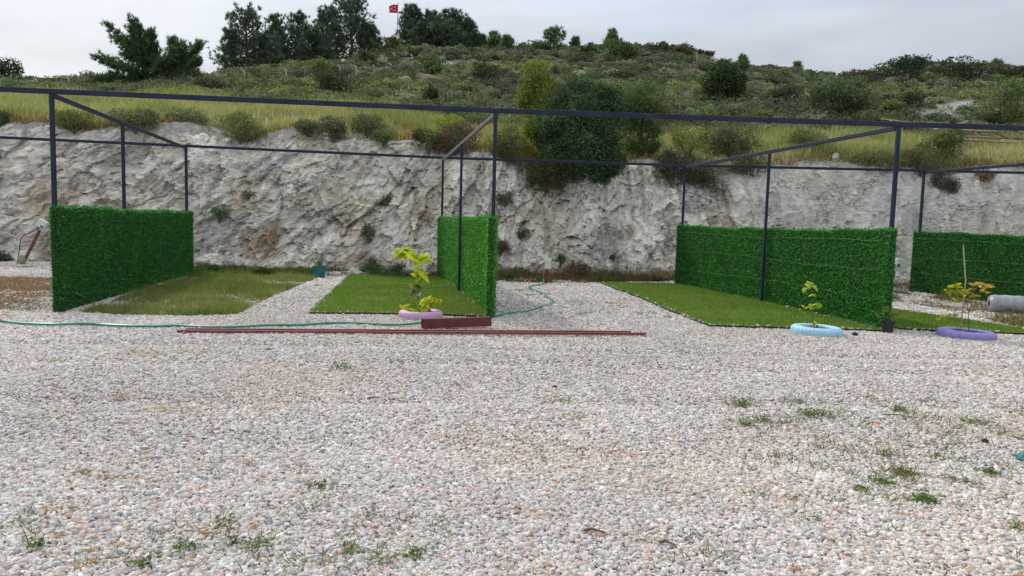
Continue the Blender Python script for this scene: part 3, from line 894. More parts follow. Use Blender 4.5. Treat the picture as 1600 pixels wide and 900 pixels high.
# ================================================================== plants
def crown(mb, rng, lobes, n, leaf, col, amt=.25, gap=.15, gfreq=2.0, shell=.5, outw=1.1, asp=.55, seed=0):
    """leaves spread through ellipsoid lobes, thinned by noise so gaps show"""
    vol = np.array([np.prod(l[1]) ** (2 / 3) for l in lobes]); vol /= vol.sum()
    ii = rng.choice(len(lobes), n, p=vol)
    cen = np.array([l[0] for l in lobes])[ii]; rad = np.array([l[1] for l in lobes])[ii]
    d = unit(rng.normal(0, 1, (n, 3)))
    r = shell + (1 - shell) * rng.random(n) ** .7
    wob = 1 + .22 * fbm(d[:, 0] * 2 + ii, d[:, 1] * 2, d[:, 2] * 2, seed, 2)
    p = cen + d * rad * (r * wob)[:, None]
    g = fbm(p[:, 0] * gfreq, p[:, 1] * gfreq, p[:, 2] * gfreq, seed + 5, 3)
    k = g > -1 + gap * 2 * rng.random(n) + gap
    p, d, ii = p[k], d[k], ii[k]; n = len(p)
    lobecol = np.exp(rng.normal(0, .14, (len(lobes), 1)))[ii]
    cl = 1.7 * jit(rng, col, n, amt) * lobecol * np.exp(.25 * np.clip(g[k], -1, 1))[:, None]
    leaves(mb, rng, p, d, leaf * rng.uniform(.7, 1.4, n), np.clip(cl, .004, .9), asp, outw)

def lobes_for(rng, c, w_, d_, h_, n=7, flat=False):
    """sub-lobes filling a bush of width w_, depth d_, height h_ standing on c"""
    L_ = [(np.array(c) + [0, 0, h_ * .48], np.array([w_ * .40, d_ * .40, h_ * .45]))]
    for k in range(n):
        a_ = rng.uniform(0, 2 * PI); r_ = rng.uniform(.35, .62)
        zz = rng.uniform(.25, .8)
        s_ = rng.uniform(.18, .30)
        L_.append((np.array(c) + [math.cos(a_) * r_ * w_ * .55, math.sin(a_) * r_ * d_ * .55, h_ * zz], np.array([w_ * s_, d_ * s_, h_ * s_ * rng.uniform(.8, 1.2)])))
    return L_

GREYG = (.105, .115, .068); OLIVE = (.10, .11, .042); DARKG = (.040, .058, .026); PURP = (.085, .070, .060); YELG = (.17, .20, .04); MIDG = (.065, .10, .035); BROWN = (.12, .085, .05); PALEG = (.13, .155, .07)

def shrub(label, box_, Y, col, n=1600, leaf=.07, group='bushes on the bank and hillside', base=None, gap=.2, drop=0.0, name='bush', cat='bush', depth=.85, col2=None, amt=.28):
    """a bush whose outline fills the pixel box (x0,y0,x1,y1) at distance Y"""
    x0, y0, x1, y1 = box_
    seed = int(abs(x0 * 7 + y1 * 13)) % 9973
    rng = np.random.default_rng(seed)
    if Y is None:
        hit = hill_hit((x0 + x1) / 2, y1); Y = hit[1]
    lo = atY((x0 + x1) / 2, y1, Y); hi = atY((x0 + x1) / 2, y0, Y)
    w_ = np.linalg.norm(atY(x1, y1, Y) - atY(x0, y1, Y)); h_ = hi[2] - lo[2]
    c_ = lo.copy()
    t = thing(name, label, cat, c_, group)
    L_ = lobes_for(rng, c_ - [0, 0, h_ * .04], w_, max(w_ * depth, .3), h_ * 1.03, 9)
    mb = MB()
    crown(mb, rng, L_, int(n * 1.5), leaf * .88, col, amt, gap, 2.2 / max(w_, .5), .55, seed=seed)
    if col2 is not None:
        crown(mb, rng, L_[1:5], n // 3, leaf, col2, amt, gap, 2.2 / max(w_, .5), .7, seed=seed + 1)
    mb.build('foliage', M_LEAF, t)
    mb = MB()
    for k in range(7):
        a_ = rng.uniform(0, 2 * PI)
        e_ = c_ + [math.cos(a_) * w_ * .3, math.sin(a_) * w_ * .3, h_ * rng.uniform(.5, .9)]
        mb.tube([c_ - [0, 0, .15], c_ * .5 + e_ * .5 + rng.normal(0, w_ * .04, 3), e_], [.02, .015, .006], 5)
    mb.build('stem', M_TWIG, t)
    return t

E = 25.15
shrub('olive bush on the rim beside the front post of the tall hedge panel', (82, 168, 150, 203), E, OLIVE, 2600, .065)
shrub('small dark bush cut by the left picture edge on the rim', (-22, 170, 16, 200), E, DARKG, 900, .07)
shrub('grey green bush on the rim just behind the sloping side beam', (172, 164, 252, 203), E, GREYG, 2600, .065, col2=PURP)
shrub('grey bush on the rim above the rear corner post of the tall hedge', (258, 163, 330, 198), 26, GREYG, 2400, .065)
shrub('big olive bush drooping over the rim notch', (338, 170, 412, 218), E, (.11, .115, .055), 3400, .065)
shrub('rounded grey green bush left of the purple tinged ones', (455, 182, 512, 210), E, GREYG, 2000, .06)
shrub('purple tinged bush in the row of low rim bushes', (498, 178, 545, 217), E, PURP, 1900, .06, col2=GREYG)
shrub('broad grey bush at the end of the row of rim bushes', (540, 172, 612, 214), 25.7, GREYG, 2800, .06, col2=DARKG)
shrub('small hemispherical grey bush sitting on the rim by the orange grass', (576, 197, 620, 223), E - .1, (.10, .12, .06), 1700, .055)
shrub('dark green bush on the rim left of the pale diagonal beam', (640, 200, 700, 236), E - .1, (.05, .065, .035), 2300, .065)
shrub('purple brown twiggy bush behind the pale diagonal beam', (672, 182, 758, 244), E, (.075, .058, .052), 3400, .06, col2=BROWN)
shrub('yellow green bush on the rim above the purple brown one', (672, 176, 726, 212), 26.4, YELG, 1600, .06)
shrub('brown green bush spilling over the rim beside the middle post', (762, 190, 830, 250), E, (.10, .10, .045), 2700, .065, col2=BROWN)
shrub('dark brownish bush hanging under the yellow green tree', (812, 240, 884, 304), 24.7, (.055, .058, .026), 3000, .065, col2=BROWN)
shrub('dark purple twiggy bush hanging over the cliff edge', (1018, 226, 1086, 312), 24.7, (.065, .052, .048), 3600, .06, col2=DARKG)
shrub('dark green rounded bush hanging next to the purple twiggy one', (1068, 250, 1130, 318), 24.6, (.058, .068, .034), 3000, .06, col2=PURP)
shrub('low dark bush in the grass above the hanging bushes', (1096, 190, 1192, 246), 25.6, (.070, .075, .042), 3300, .065, col2=PURP)
shrub('yellowish leafy bush in the grass right of the dark trees', (1040, 188, 1110, 244), 26.0, (.15, .16, .055), 2400, .065)
shrub('grey green tall weedy bush in the middle of the right hand grass', (1226, 196, 1298, 228), 27, (.10, .115, .05), 2400, .06)
shrub('leafy green bush left of the stack of boards', (1424, 198, 1500, 256), 26.5, (.085, .10, .04), 3200, .07, col2=DARKG)
shrub('dark grey bush drooping down the scraped rock face', (1448, 262, 1500, 312), 24.8, (.06, .055, .052), 2300, .06)
shrub('small brown bush on the edge of the scraped rock face', (1516, 262, 1554, 285), 24.9, BROWN, 900, .06)
shrub('brown low bush on the rim under the white boulder', (1330, 236, 1420, 272), E, (.095, .085, .045), 2600, .06, col2=DARKG)
shrub('scruffy olive bush on the rim at the foot of the leafy green one', (1400, 228, 1480, 272), E, (.085, .085, .045), 2600, .06)
shrub('thin brown bush low on the rim right of the hanging pair', (1135, 238, 1215, 278), E, (.09, .085, .045), 2200, .06)
# on the face and at its foot
def face(label, box_, col, n=500, leaf=.05, off=.12, **k):
    p = cliff_hit((box_[0] + box_[2]) / 2, (box_[1] + box_[3]) / 2)
    return shrub(label, box_, p[1] - off, col, n, leaf, group='small plants on the rock face', name='rock_plant', cat='plant', **k)
face('small green tuft on the rock face above the pink tyre sapling', (590, 302, 616, 320), MIDG, 500)
face('grey green sprig growing from a crack above the teal bucket', (564, 348, 590, 375), (.08, .10, .06), 600)
face('green sprig on a ledge right of the tall hedge panel', (328, 322, 358, 342), (.07, .10, .05), 600)
face('dry dark plant on the rock ledge beside the middle post', (772, 296, 806, 324), (.075, .075, .04), 900)
face('brown grass tuft on the rock beside the bright panel', (768, 374, 796, 394), (.10, .075, .05), 700)
face('dark weed clump in the hollow right of the brown tuft', (804, 356, 830, 380), (.055, .06, .035), 600)
face('dark mossy bush by the leaning meter post', (-14, 386, 24, 418), (.05, .06, .025), 1300, .05)
face('green plant on the rock above the upright meter box', (866, 396, 888, 412), MIDG, 400)
face('small round green plant on the vertical crack', (952, 396, 962, 406), MIDG, 250)
face('dark weed tuft at the corner of the rock hollow', (374, 296, 404, 312), (.09, .09, .06), 300)
def footbush(label, box_, col, n=700):
    g_ = ground((box_[0] + box_[2]) / 2, box_[3])
    return shrub(label, box_, min(g_[1], 22.9), col, n, .05, group='weeds at the foot of the rock', name='foot_weed', cat='plant')
footbush('dark green weed at the foot of the rock right of the tall panel', (312, 411, 344, 430), (.045, .075, .025), 800)
footbush('dark leafy weed clump left of the teal bucket', (392, 415, 432, 432), (.04, .07, .02), 900)
footbush('low dark weed clump behind the lawn near the pale stone', (560, 410, 604, 430), (.05, .075, .03), 800)
footbush('bushy green weed behind the lawn under the rock', (572, 404, 592, 424), (.06, .085, .035), 500)
footbush('dark weed clump behind the lawn left of the sapling', (604, 407, 640, 428), (.05, .075, .03), 800)
footbush('reddish weed heap right of the upright meter box', (880, 404, 925, 436), (.11, .075, .045), 1200)
footbush('green weed heap beside the upright meter box', (864, 408, 900, 430), (.07, .095, .035), 800)
footbush('tan dry weed heap near the far end of the wired panel', (1008, 420, 1056, 440), (.16, .13, .07), 900)
footbush('dark weed between the bright panel and the meter box', (782, 420, 812, 438), (.055, .075, .03), 700)

# ---- broadleaf trees
def broad(label, lobes_px, Y, base_px, col, n, leaf, name='tree', cat='tree', gap=.2, col2=None, asp=.5, group=None, n2=None, trunk_r=.07):
    """lobes_px: (cx, cy, rx, ry) pixel ellipses at distance Y"""
    seed = int(sum(l[0] for l in lobes_px)) % 9941
    rng = np.random.default_rng(seed)
    if Y is None:
        Y = hill_hit(*base_px)[1]
    s_ = Y / F
    bp_ = atY(base_px[0], base_px[1], Y)
    t = thing(name, label, cat, bp_, group)
    L_ = []
    for (cx, cy, rx, ry) in lobes_px:
        c_ = atY(cx, cy, Y); c_[1] += rng.uniform(-.25, .25) * rx * s_
        L_.append((c_, np.array([rx * s_, rx * s_ * .85, ry * s_])))
        for k in range(5):
            d_ = unit(rng.normal(0, 1, 3))
            L_.append((c_ + d_ * L_[-1 - k][1] * .72 if False else c_ + d_ * np.array([rx, rx * .85, ry]) * s_ * .70, np.array([rx, rx * .85, ry]) * s_ * rng.uniform(.28, .45)))
    mb = MB()
    wmean = np.mean([l[2] for l in lobes_px]) * 2 * s_
    crown(mb, rng, L_, n, leaf, col, .26, gap, 2.6 / wmean, .45, asp=asp, seed=seed)
    if col2 is not None:
        crown(mb, rng, L_, n2 or n // 4, leaf, col2, .26, gap, 2.6 / wmean, .75, asp=asp, seed=seed + 2)
    mb.build('crown', M_LEAF, t)
    mb = MB()
    for (cx, cy, rx, ry) in lobes_px:
        e_ = atY(cx, cy, Y)
        mid = bp_ * .45 + e_ * .55 + rng.normal(0, .08, 3)
        mb.tube([bp_ - [0, 0, .3], bp_ * .75 + mid * .25, mid, e_, e_ + [0, 0, ry * s_ * .5]], np.array([1, .8, .55, .3, .1]) * trunk_r, 7)
        for k in range(6):
            d_ = unit(rng.normal(0, 1, 3)) * [rx * s_, rx * s_ * .8, ry * s_]
            mb.tube([mid * .5 + e_ * .5, e_ + d_ * .45, e_ + d_ * .85], [trunk_r * .3, trunk_r * .2, trunk_r * .08], 5)
    mb.build('trunk', M_BARK, t)
    return t
broad('dark glossy tree overhanging the cliff, largest on the rim', [(905, 158, 46, 40), (890, 200, 50, 34), (945, 195, 40, 42), (905, 245, 52, 36), (950, 250, 30, 34), (938, 280, 30, 22), (870, 235, 28, 30), (950, 158, 30, 28), (885, 270, 24, 20)], 25.0, (910, 262), (.036, .060, .034), 36000, .072, gap=.09, col2=(.068, .11, .048), n2=12000, trunk_r=.09)
broad('bright yellow green tree left of the dark overhanging tree', [(840, 118, 26, 24), (828, 148, 24, 28), (856, 150, 26, 34), (845, 190, 32, 34), (835, 220, 26, 26)], 25.9, (848, 240), (.135, .155, .038), 12000, .075, gap=.12, col2=(.10, .15, .035))
broad('mid green tree right of the dark overhanging tree', [(1006, 152, 38, 28), (990, 178, 34, 32), (1020, 186, 30, 30), (1000, 220, 34, 26)], 26.2, (1003, 250), (.055, .078, .034), 14000, .065, gap=.18, col2=(.075, .10, .04))
broad('round dark green tree alone on the open slope', [(1128, 126, 32, 27), (1112, 132, 20, 20), (1148, 130, 20, 22), (1130, 108, 24, 14)], None, (1130, 160), (.038, .06, .024), 5600, .15, gap=.15, col2=(.065, .09, .035), trunk_r=.14)
broad('pale olive tree on the slope below the saddle', [(1290, 138, 28, 24), (1325, 145, 34, 26), (1308, 158, 42, 20), (1345, 160, 24, 14)], None, (1310, 184), (.085, .11, .058), 5600, .13, gap=.22, col2=(.06, .08, .045), trunk_r=.12)
broad('loose green tree by the pale rocks near the right picture edge', [(1570, 146, 28, 22), (1590, 158, 30, 30), (1560, 172, 24, 18)], None, (1578, 196), (.085, .11, .05), 2600, .13, gap=.28, trunk_r=.1)
broad('ragged dark tree cut by the left picture edge', [(8, 104, 22, 16), (-20, 108, 30, 24), (26, 112, 12, 10)], 58, (-10, 142), (.04, .055, .03), 2400, .2, gap=.35, trunk_r=.14)

# ---- distinct bushes on the slope
def hs(label, box_, col, n=900, leaf=None, **k):
    hit = hill_hit((box_[0] + box_[2]) / 2, box_[3])
    return shrub(label, box_, hit[1], col, n, leaf or .0034 * hit[1], **k)
hs('dark rounded bush below the leaning concrete posts', (488, 106, 552, 150), (.045, .052, .03), 1500)
hs('light green bush at the end of the concrete posts', (482, 92, 516, 124), (.085, .115, .05), 900)
hs('small conical green bush below the flag', (664, 92, 690, 116), (.06, .095, .035), 600, depth=.9)
hs('grey round bush on the slope right of the pines', (738, 90, 782, 132), (.07, .075, .05), 1200)
hs('dark green bush low on the slope above the middle post', (656, 132, 686, 162), DARKG, 700)
hs('bright green bush on the slope right of the loose dark one', (708, 128, 752, 150), (.11, .12, .05), 700)
hs('bright yellow green bush on the slope under the round tree', (1176, 168, 1206, 186), (.14, .18, .045), 600)
hs('large dark thicket on the ridge of the right hill', (1345, 90, 1445, 128), (.030, .040, .024), 2200)
hs('long dark thicket running along the right hill ridge', (1440, 96, 1540, 126), (.042, .046, .034), 2000)
hs('dark bush on the ridge at the right picture edge', (1536, 100, 1612, 126), (.05, .055, .036), 1300)
hs('dark red brown bush on the saddle of the ridge', (1326, 108, 1366, 126), (.07, .05, .042), 600)
hs('dark bush right of the pale olive tree', (1395, 140, 1442, 170), (.05, .06, .034), 1000)
hs('grey green bush between the olive tree and the dark bush', (1376, 158, 1412, 182), (.09, .10, .05), 700)
hs('dark green bush under the pale rocks on the right', (1508, 178, 1560, 200), (.045, .06, .034), 900)
hs('dark bushes heap left of the pale olive tree', (1190, 134, 1260, 164), (.055, .058, .04), 1300)
hs('olive green bush on the ridge left of the second pine group', (596, 56, 628, 82), (.07, .085, .03), 700)
hs('green bush on the ridge behind the bright tree', (826, 60, 862, 86), (.05, .075, .03), 700)
hs('big green bush on the middle of the ridge', (940, 62, 998, 96), (.055, .075, .035), 1300)
hs('small green bush on the ridge left of the big one', (906, 66, 936, 90), (.055, .08, .03), 600)
hs('dark bush on the ridge right of the big green one', (1006, 68, 1050, 86), (.07, .065, .04), 700)
hs('brown bush on the ridge crest near the bare rock', (1048, 72, 1086, 90), (.09, .075, .045), 600)
hs('dark small bush at the end of the bare rock crest', (1084, 78, 1116, 92), (.05, .05, .038), 500)
hs('dark brown bush at the foot of the left pine', (300, 116, 352, 146), (.06, .062, .032), 900)
hs('spiky green bush behind the first run of posts', (556, 76, 590, 104), (.05, .07, .03), 600)

# ---- scrub that reads as one mass
rng = np.random.default_rng(55)
mb = MB()
nS = 8200
u_ = rng.uniform(-160, 1760, nS)
Dr = ip(u_, RIDGED)
Ds = np.interp(u_, [0, 300, 600, 900, 1600], [43, 39, 36, 34.5, 36])
tt = rng.random(nS)
Y_ = Ds * (Dr * 1.04 / Ds) ** tt
X_ = (u_ - 800) / F * Y_; Z_ = hill_z(X_, Y_)
pu, pv = pix(X_, Y_, Z_)
dn = fbm(X_ * .16, Y_ * .16, 0, 500, 3)
fl_ = np.interp(pu, [380, 447, 531, 585, 620], [125, 123, 117, 113, 97])
fence_gap = (pu > 330) & (pu < 660) & (pv > fl_ - 1) & (pv < fl_ + 6)
keep_ = (rng.random(nS) > rocky(pu, pv) * 1.1) & (dn > -1.0 + .5 * rng.random(nS)) & ~fence_gap
sp = fbm(X_ * .09, Y_ * .09, 0, 505, 3) + rng.normal(0, .6, nS)
pals = np.array([(.072, .066, .056), (.045, .060, .032), (.080, .092, .062), (.100, .112, .078), (.078, .090, .042), (.060, .082, .040), (.120, .130, .060)])
ci = np.clip(((sp + 1.2) / 2.4 * 7).astype(int), 0, 6)
for x_, y_, z_, c_, kk in zip(X_, Y_, Z_, ci, keep_):
    if not kk: continue
    w_ = rng.uniform(.45, 1.15) * (1 + (y_ - 35) / 130); h_ = w_ * rng.uniform(.45, .75)
    n_ = int(110 + 60 * w_)
    d = unit(rng.normal(0, 1, (n_, 3))); d[:, 2] = np.abs(d[:, 2]) - .12
    nl = 4
    ci_ = rng.integers(0, nl, n_)
    L3 = rng.normal(0, .26, (nl, 3)) * [w_, w_, h_ * .35]; ls_ = rng.uniform(.5, .85, (nl, 1))
    p = np.array([x_, y_, z_]) + L3[ci_] + d * np.array([w_ * .62, w_ * .62, h_]) * ls_[ci_] * rng.uniform(.85, 1.06, (n_, 1))
    leaves(mb, rng, p, d, .0026 * y_ * rng.uniform(.7, 1.5, n_), jit(rng, 1.95 * pals[c_] * np.exp(rng.normal(0, .30)), n_, .14, .04), .75, 1.7)
for u0 in np.concatenate([rng.uniform(735, 1060, 190), rng.uniform(1330, 1640, 60)]):
    dr_ = float(ip(u0, RIDGED)); y_ = dr_ * rng.uniform(.93, 1.01); x_ = (u0 - 800) / F * y_
    z_ = float(hill_z(x_, y_)); w_ = rng.uniform(1.0, 2.0); h_ = w_ * rng.uniform(.5, .95); n_ = 300
    c_ = rng.integers(0, 5)
    d = unit(rng.normal(0, 1, (n_, 3))); d[:, 2] = np.abs(d[:, 2]) - .1
    ci_ = rng.integers(0, 5, n_); L3 = rng.normal(0, .35, (5, 3)) * [w_, w_, h_ * .4]; ls_ = rng.uniform(.35, .75, (5, 1))
    p = np.array([x_, y_, z_]) + L3[ci_] + d * np.array([w_ * .6, w_ * .6, h_]) * ls_[ci_] * rng.uniform(.8, 1.1, (n_, 1))
    leaves(mb, rng, p, d, .0024 * y_ * rng.uniform(.7, 1.5, n_), jit(rng, 1.55 * pals[[1, 5, 4, 2, 1]][c_] * np.exp(rng.normal(0, .2)), n_, .2, .05), .7, 1.3)
tag(mb.build('scrub', M_LEAF), 'low mixed heathland scrub covering the whole hillside', kind='stuff')
# ================================================================== pines
def tufts(mb, rng, pts, dirs, n, L_, w_, col, amt=.25):
    P = np.repeat(pts, n, 0); D = unit(np.repeat(dirs, n, 0) + rng.normal(0, .62, (len(pts) * n, 3)) + [0, 0, .25])
    tc_ = np.exp(rng.normal(0, .2, (len(pts), 1)))
    blades(mb, rng, P, D, rng.uniform(.6, 1.2, len(P)) * L_, w_, np.clip(3.3 * jit(rng, col, len(P), amt) * np.repeat(tc_, n, 0), .004, .9), .2)

def pine(label, base_px, top_px, wpx, Y=None, seed=1, col=(.032, .043, .030), dens=1.0, lean=0, group='pines along the hilltop', bare=.12, shape=1.0):
    rng = np.random.default_rng(seed)
    b_ = hill_hit(*base_px) if Y is None else atY(*base_px, Y)
    if Y is not None:
        b_[2] = min(b_[2], hill_z(b_[0], b_[1]))
    Y = b_[1]; s_ = Y / F
    tp = atY(top_px[0], top_px[1], Y)
    H = tp[2] - b_[2]; W = wpx * s_ * .58
    t = thing('pine_tree', label, 'tree', b_, group)
    tr = MB(); cr_ = MB()
    k = np.linspace(0, 1, 7)
    path = b_[None] * (1 - k[:, None]) + tp[None] * k[:, None]
    path[1:-1] += rng.normal(0, .03 * H * .4, (5, 3)) * [1, 1, 0]
    path[0, 2] -= .3
    tr.tube(path, np.linspace(.026 * H, .004 * H, 7), 7)
    nl = int(32 * dens + H * 2.5)
    P_, D_ = [], []
    for i_ in range(nl):
        h = bare + (1 - bare) * ((i_ + rng.random()) / nl)
        st_ = np.array([np.interp(h, k, path[:, j_]) for j_ in range(3)])
        a_ = i_ * 2.4 + rng.uniform(-.5, .5)
        ln = W * (1.05 - h) ** .62 * (0.55 + .45 * min(1, (h - bare) * 4 + .5)) * rng.uniform(.6, 1.2) * 1.15 + .12 * W
        up = rng.uniform(.25, .75) + h * .4
        d_ = unit(np.array([math.cos(a_), math.sin(a_), up]))
        e_ = st_ + d_ * ln
        mid = st_ * .5 + e_ * .5 - [0, 0, .06 * ln]
        tr.tube([st_, mid, e_], np.array([.008, .005, .002]) * H, 5)
        nt_ = int((5 + ln * 6) * dens)
        f_ = rng.uniform(.25, 1.0, nt_) ** .8
        q_ = st_ + (e_ - st_) * f_[:, None] + rng.normal(0, .11 * ln + .06, (nt_, 3))
        P_.append(q_); D_.append(np.tile(d_, (nt_, 1)) + rng.normal(0, .35, (nt_, 3)) + [0, 0, .35])
        P_.append(e_[None]); D_.append(d_[None] + [0, 0, .5])
    P_.append(tp[None] - [0, 0, .1]); D_.append(np.array([[0, 0, 1.0]]))
    P_ = np.concatenate(P_); D_ = unit(np.concatenate(D_))
    tufts(cr_, rng, P_, D_, 14, .0056 * Y, .00065 * Y, col)
    tr.build('trunk', M_BARK, t); cr_.build('crown', M_NEEDLE, t)
    return t
PX = [
 ('leftmost tall pine of the first hilltop clump', (388, 112), (386, 20), 84, 74),
 ('pine with a broad dark top second in the first clump', (432, 110), (432, 34), 66, 76),
 ('slender pine in the middle of the first clump', (468, 108), (464, 28), 60, 78),
 ('airy open pine left of the tallest pine', (512, 106), (512, 22), 62, 78),
 ('tallest pine, standing highest in the first clump', (548, 104), (548, 4), 80, 80),
 ('short pine squeezed at the left end of the first clump', (362, 116), (360, 52), 44, 72),
 ('low dark pine filling the front of the first clump', (410, 112), (412, 62), 70, 72),
 ('low bushy pine between the slender and airy pines', (490, 108), (488, 52), 64, 75),
 ('small open pine at the right end of the first clump', (574, 104), (578, 44), 40, 82),
 ('dark pine right beside the flagpole', (646, 104), (643, 15), 44, 98),
 ('airy pine in the middle of the clump by the flag', (672, 106), (674, 26), 52, 98),
 ('wide pine at the right of the clump by the flag', (712, 108), (706, 28), 66, 98),
 ('low spreading pine filling the clump by the flag', (690, 108), (690, 52), 84, 96),
 ('short pine at the right end of the clump by the flag', (732, 106), (732, 34), 36, 99),
 ('low pine at the left of the clump by the flag', (660, 106), (660, 48), 50, 96),
]
for i_, (lb, bp_, tp_, w_, Y_) in enumerate(PX):
    pine(lb, bp_, tp_, w_, Y_, 700 + i_)
for i_, (lb, x_, y_, by, w_) in enumerate([
 ('small spiky young pine right of the flag clump', 752, 58, 78, 16), ('tiny young pine on the ridge crest left of the middle pair', 772, 55, 80, 20),
 ('young pine of the middle pair on the ridge crest', 792, 60, 84, 18), ('rounded small pine on the ridge above the bright tree', 866, 51, 82, 34),
 ('small dark pine on the ridge right of the rounded one', 899, 62, 82, 12), ('small pine poking above the big ridge bush', 957, 50, 84, 20),
 ('lone small pine on the far right of the crest', 1246, 101, 116, 14), ('small pine beside the round dark tree', 1160, 92, 116, 18),
 ('small pine standing out on the right hill ridge', 1558, 98, 116, 16)]):
    pine(lb, (x_, by), (x_, y_), w_, None if x_ < 1200 else 116, 760 + i_, (.04, .06, .03), .6, group='young pines along the ridge')

# the leaning pine at left: limbs swept to one side by the wind
rng = np.random.default_rng(91)
Yp = 47.0
bp_ = atY(262, 146, Yp); bp_[2] = hill_z(bp_[0], bp_[1])
t = thing('pine_tree', 'wide wind swept pine leaning left, alone before the first clump', 'tree', bp_)
tr = MB(); cr_ = MB()
LIMBS = [((258, 128), (238, 98), (210, 80), (172, 40), 15), ((258, 128), (242, 95), (222, 70), (198, 52), 11), ((258, 126), (245, 88), (232, 62), (224, 40), 12), ((258, 126), (250, 92), (246, 72), (252, 58), 10),
         ((258, 130), (230, 120), (196, 108), (160, 92), 13), ((258, 132), (225, 128), (190, 124), (162, 130), 11), ((258, 128), (270, 100), (282, 78), (276, 66), 12), ((260, 128), (282, 104), (300, 86), (310, 68), 12),
         ((260, 132), (285, 120), (305, 108), (318, 98), 10), ((258, 128), (246, 104), (220, 92), (180, 62), 13), ((258, 126), (262, 104), (262, 90), (268, 76), 16), ((258, 132), (250, 124), (232, 122), (212, 116), 12), ((260, 134), (280, 128), (300, 126), (316, 122), 12), ((258, 130), (262, 116), (280, 112), (292, 104), 16), ((258, 126), (240, 100), (215, 96), (196, 86), 12),
         ((256, 128), (236, 110), (222, 82), (206, 66), 14), ((258, 126), (240, 92), (226, 76), (214, 50), 12), ((260, 130), (270, 110), (284, 96), (300, 78), 15), ((260, 132), (272, 122), (288, 118), (304, 116), 14), ((260, 134), (250, 130), (240, 132), (228, 132), 14), ((258, 130), (236, 122), (214, 114), (186, 104), 12), ((260, 132), (276, 112), (276, 98), (286, 90), 16), ((260, 132), (262, 122), (258, 108), (248, 96), 16)]
tr.tube([bp_ - [0, 0, .3], atY(260, 136, Yp), atY(258, 126, Yp)], [.17, .14, .11], 8)
for (a_, b2, c2, d2, rpx) in LIMBS:
    off = rng.uniform(-1.1, 1.1)
    pts = np.array([atY(*a_, Yp), atY(*b2, Yp), atY(*c2, Yp), atY(*d2, Yp)])
    pts[:, 1] += off * np.array([0, .5, .9, 1.1])
    tt_ = np.linspace(0, 3, 13)
    path = np.stack([np.interp(tt_, [0, 1, 2, 3], pts[:, j_]) for j_ in range(3)], -1)
    tr.tube(path, np.linspace(.07, .012, 13), 6)
    n_ = 190
    f_ = rng.uniform(.36, 1.0, n_)
    q_ = np.stack([np.interp(f_ * 3, tt_, path[:, j_]) for j_ in range(3)], -1)
    dd = unit(path[-1] - path[6])
    n_ = int(n_ * 1.0)
    rad = rpx * Yp / F
    q_ = q_ + unit(rng.normal(0, 1, (n_, 3))) * rng.uniform(.1, 1.0, (n_, 1)) * rad * (1.75 - .95 * f_)[:, None] * [1, 1.2, .8]
    tufts(cr_, rng, q_, np.tile(dd, (n_, 1)) + rng.normal(0, .3, (n_, 3)) + [0, 0, .3], 15, .30, .03, (.034, .050, .026))
tr.build('trunk', M_BARK, t); cr_.build('crown', M_NEEDLE, t)
# straggly ridge plants at far left
for (lb, box_, c_) in [('straggly bush on the skyline left of the first concrete post', (44, 122, 60, 139), BROWN), ('spiky bush on the skyline between the two left concrete posts', (66, 124, 98, 140), (.06, .07, .045)), ('thin bush on the skyline right of the two left concrete posts', (112, 120, 136, 139), (.07, .08, .05)), ('low green bush on the skyline under the ragged tree', (24, 126, 48, 140), OLIVE), ('low skyline bush left of the wind swept pine', (140, 130, 168, 143), (.07, .08, .04))]:
    shrub(lb, box_, 57.5, c_, 420, .18, gap=.4)

# ---- fence of bent concrete posts
t = thing('wire_fence', 'old fence of bent pale concrete posts with thin wire along the hilltop', 'fence', hill_hit(447, 121))
runs = {}
for (x_, yt, yb, r_n) in [(58, 123, 139, 0), (108, 120, 139, 0), (338, 113, 128, 1), (382, 110, 125, 1), (415, 109, 124, 1), (447, 107, 123, 1), (477, 105, 120, 1), (531, 102, 117, 1), (557, 103, 117, 1), (585, 102, 113, 1), (611, 99, 112, 1), (617, 83, 97, 2), (644, 85, 97, 2)]:
    b_ = hill_hit(x_, yb); tp = atY(x_, yt, b_[1])
    b_[2] -= .2
    H = tp[2] - b_[2]; r_ = .05 + .0003 * b_[1]
    mb = MB()
    k_ = b_ + [0, 0, H * .80]
    mb.tube([b_, k_, k_ + [-.03, 0, H * .08], tp + [-.20 * H, 0, 0]], r_, 4)
    mb.build('post', M_CONC, t)
    runs.setdefault(r_n, []).append((b_, H))
for r_n, ps in runs.items():
    for fr_ in (.5, .72, .92):
        MB().tube([b_ + [0, -.08, H * fr_] for b_, H in ps], .003, 4).build('barbed_wire', M_GREY, t)

# ---- flag
Yf = 108.0
fb = atY(619, 62, Yf); fb[2] = hill_z(fb[0], fb[1]) - .3
ft = atY(622, 4, Yf)
t = thing('flagpole', 'thin pole flying a red flag above the hilltop pines', 'flagpole', fb)
MB().tube([fb, fb * .5 + ft * .5, ft], [.075, .06, .045], 8).build('pole', M_GALV, t)
fw, fh = 1.24, 1.14
nx, nz = 26, 18
def flagpt(a_, b_):
    """a_ 0..1 from the pole outwards (to the left), b_ 0..1 from bottom to top"""
    a_ = np.asarray(a_, float); b_ = np.asarray(b_, float)
    drop = -.36 * np.clip(a_ - .35, 0, 1) ** 1.7 * b_ ** 1.5
    x = ft[0] - .04 - fw * a_ * (1 - .03 * np.sin(b_ * 5))
    y = ft[1] + .16 * np.sin(a_ * 6.5 + b_ * 1.3) * a_ ** .6
    z = ft[2] - .28 - fh + fh * b_ + drop * 1.1 - .05 * a_
    return np.stack([x, y, z], -1)
ga, gb = np.meshgrid(np.linspace(0, 1, nx), np.linspace(0, 1, nz), indexing='ij')
v = flagpt(ga, gb).reshape(-1, 3)
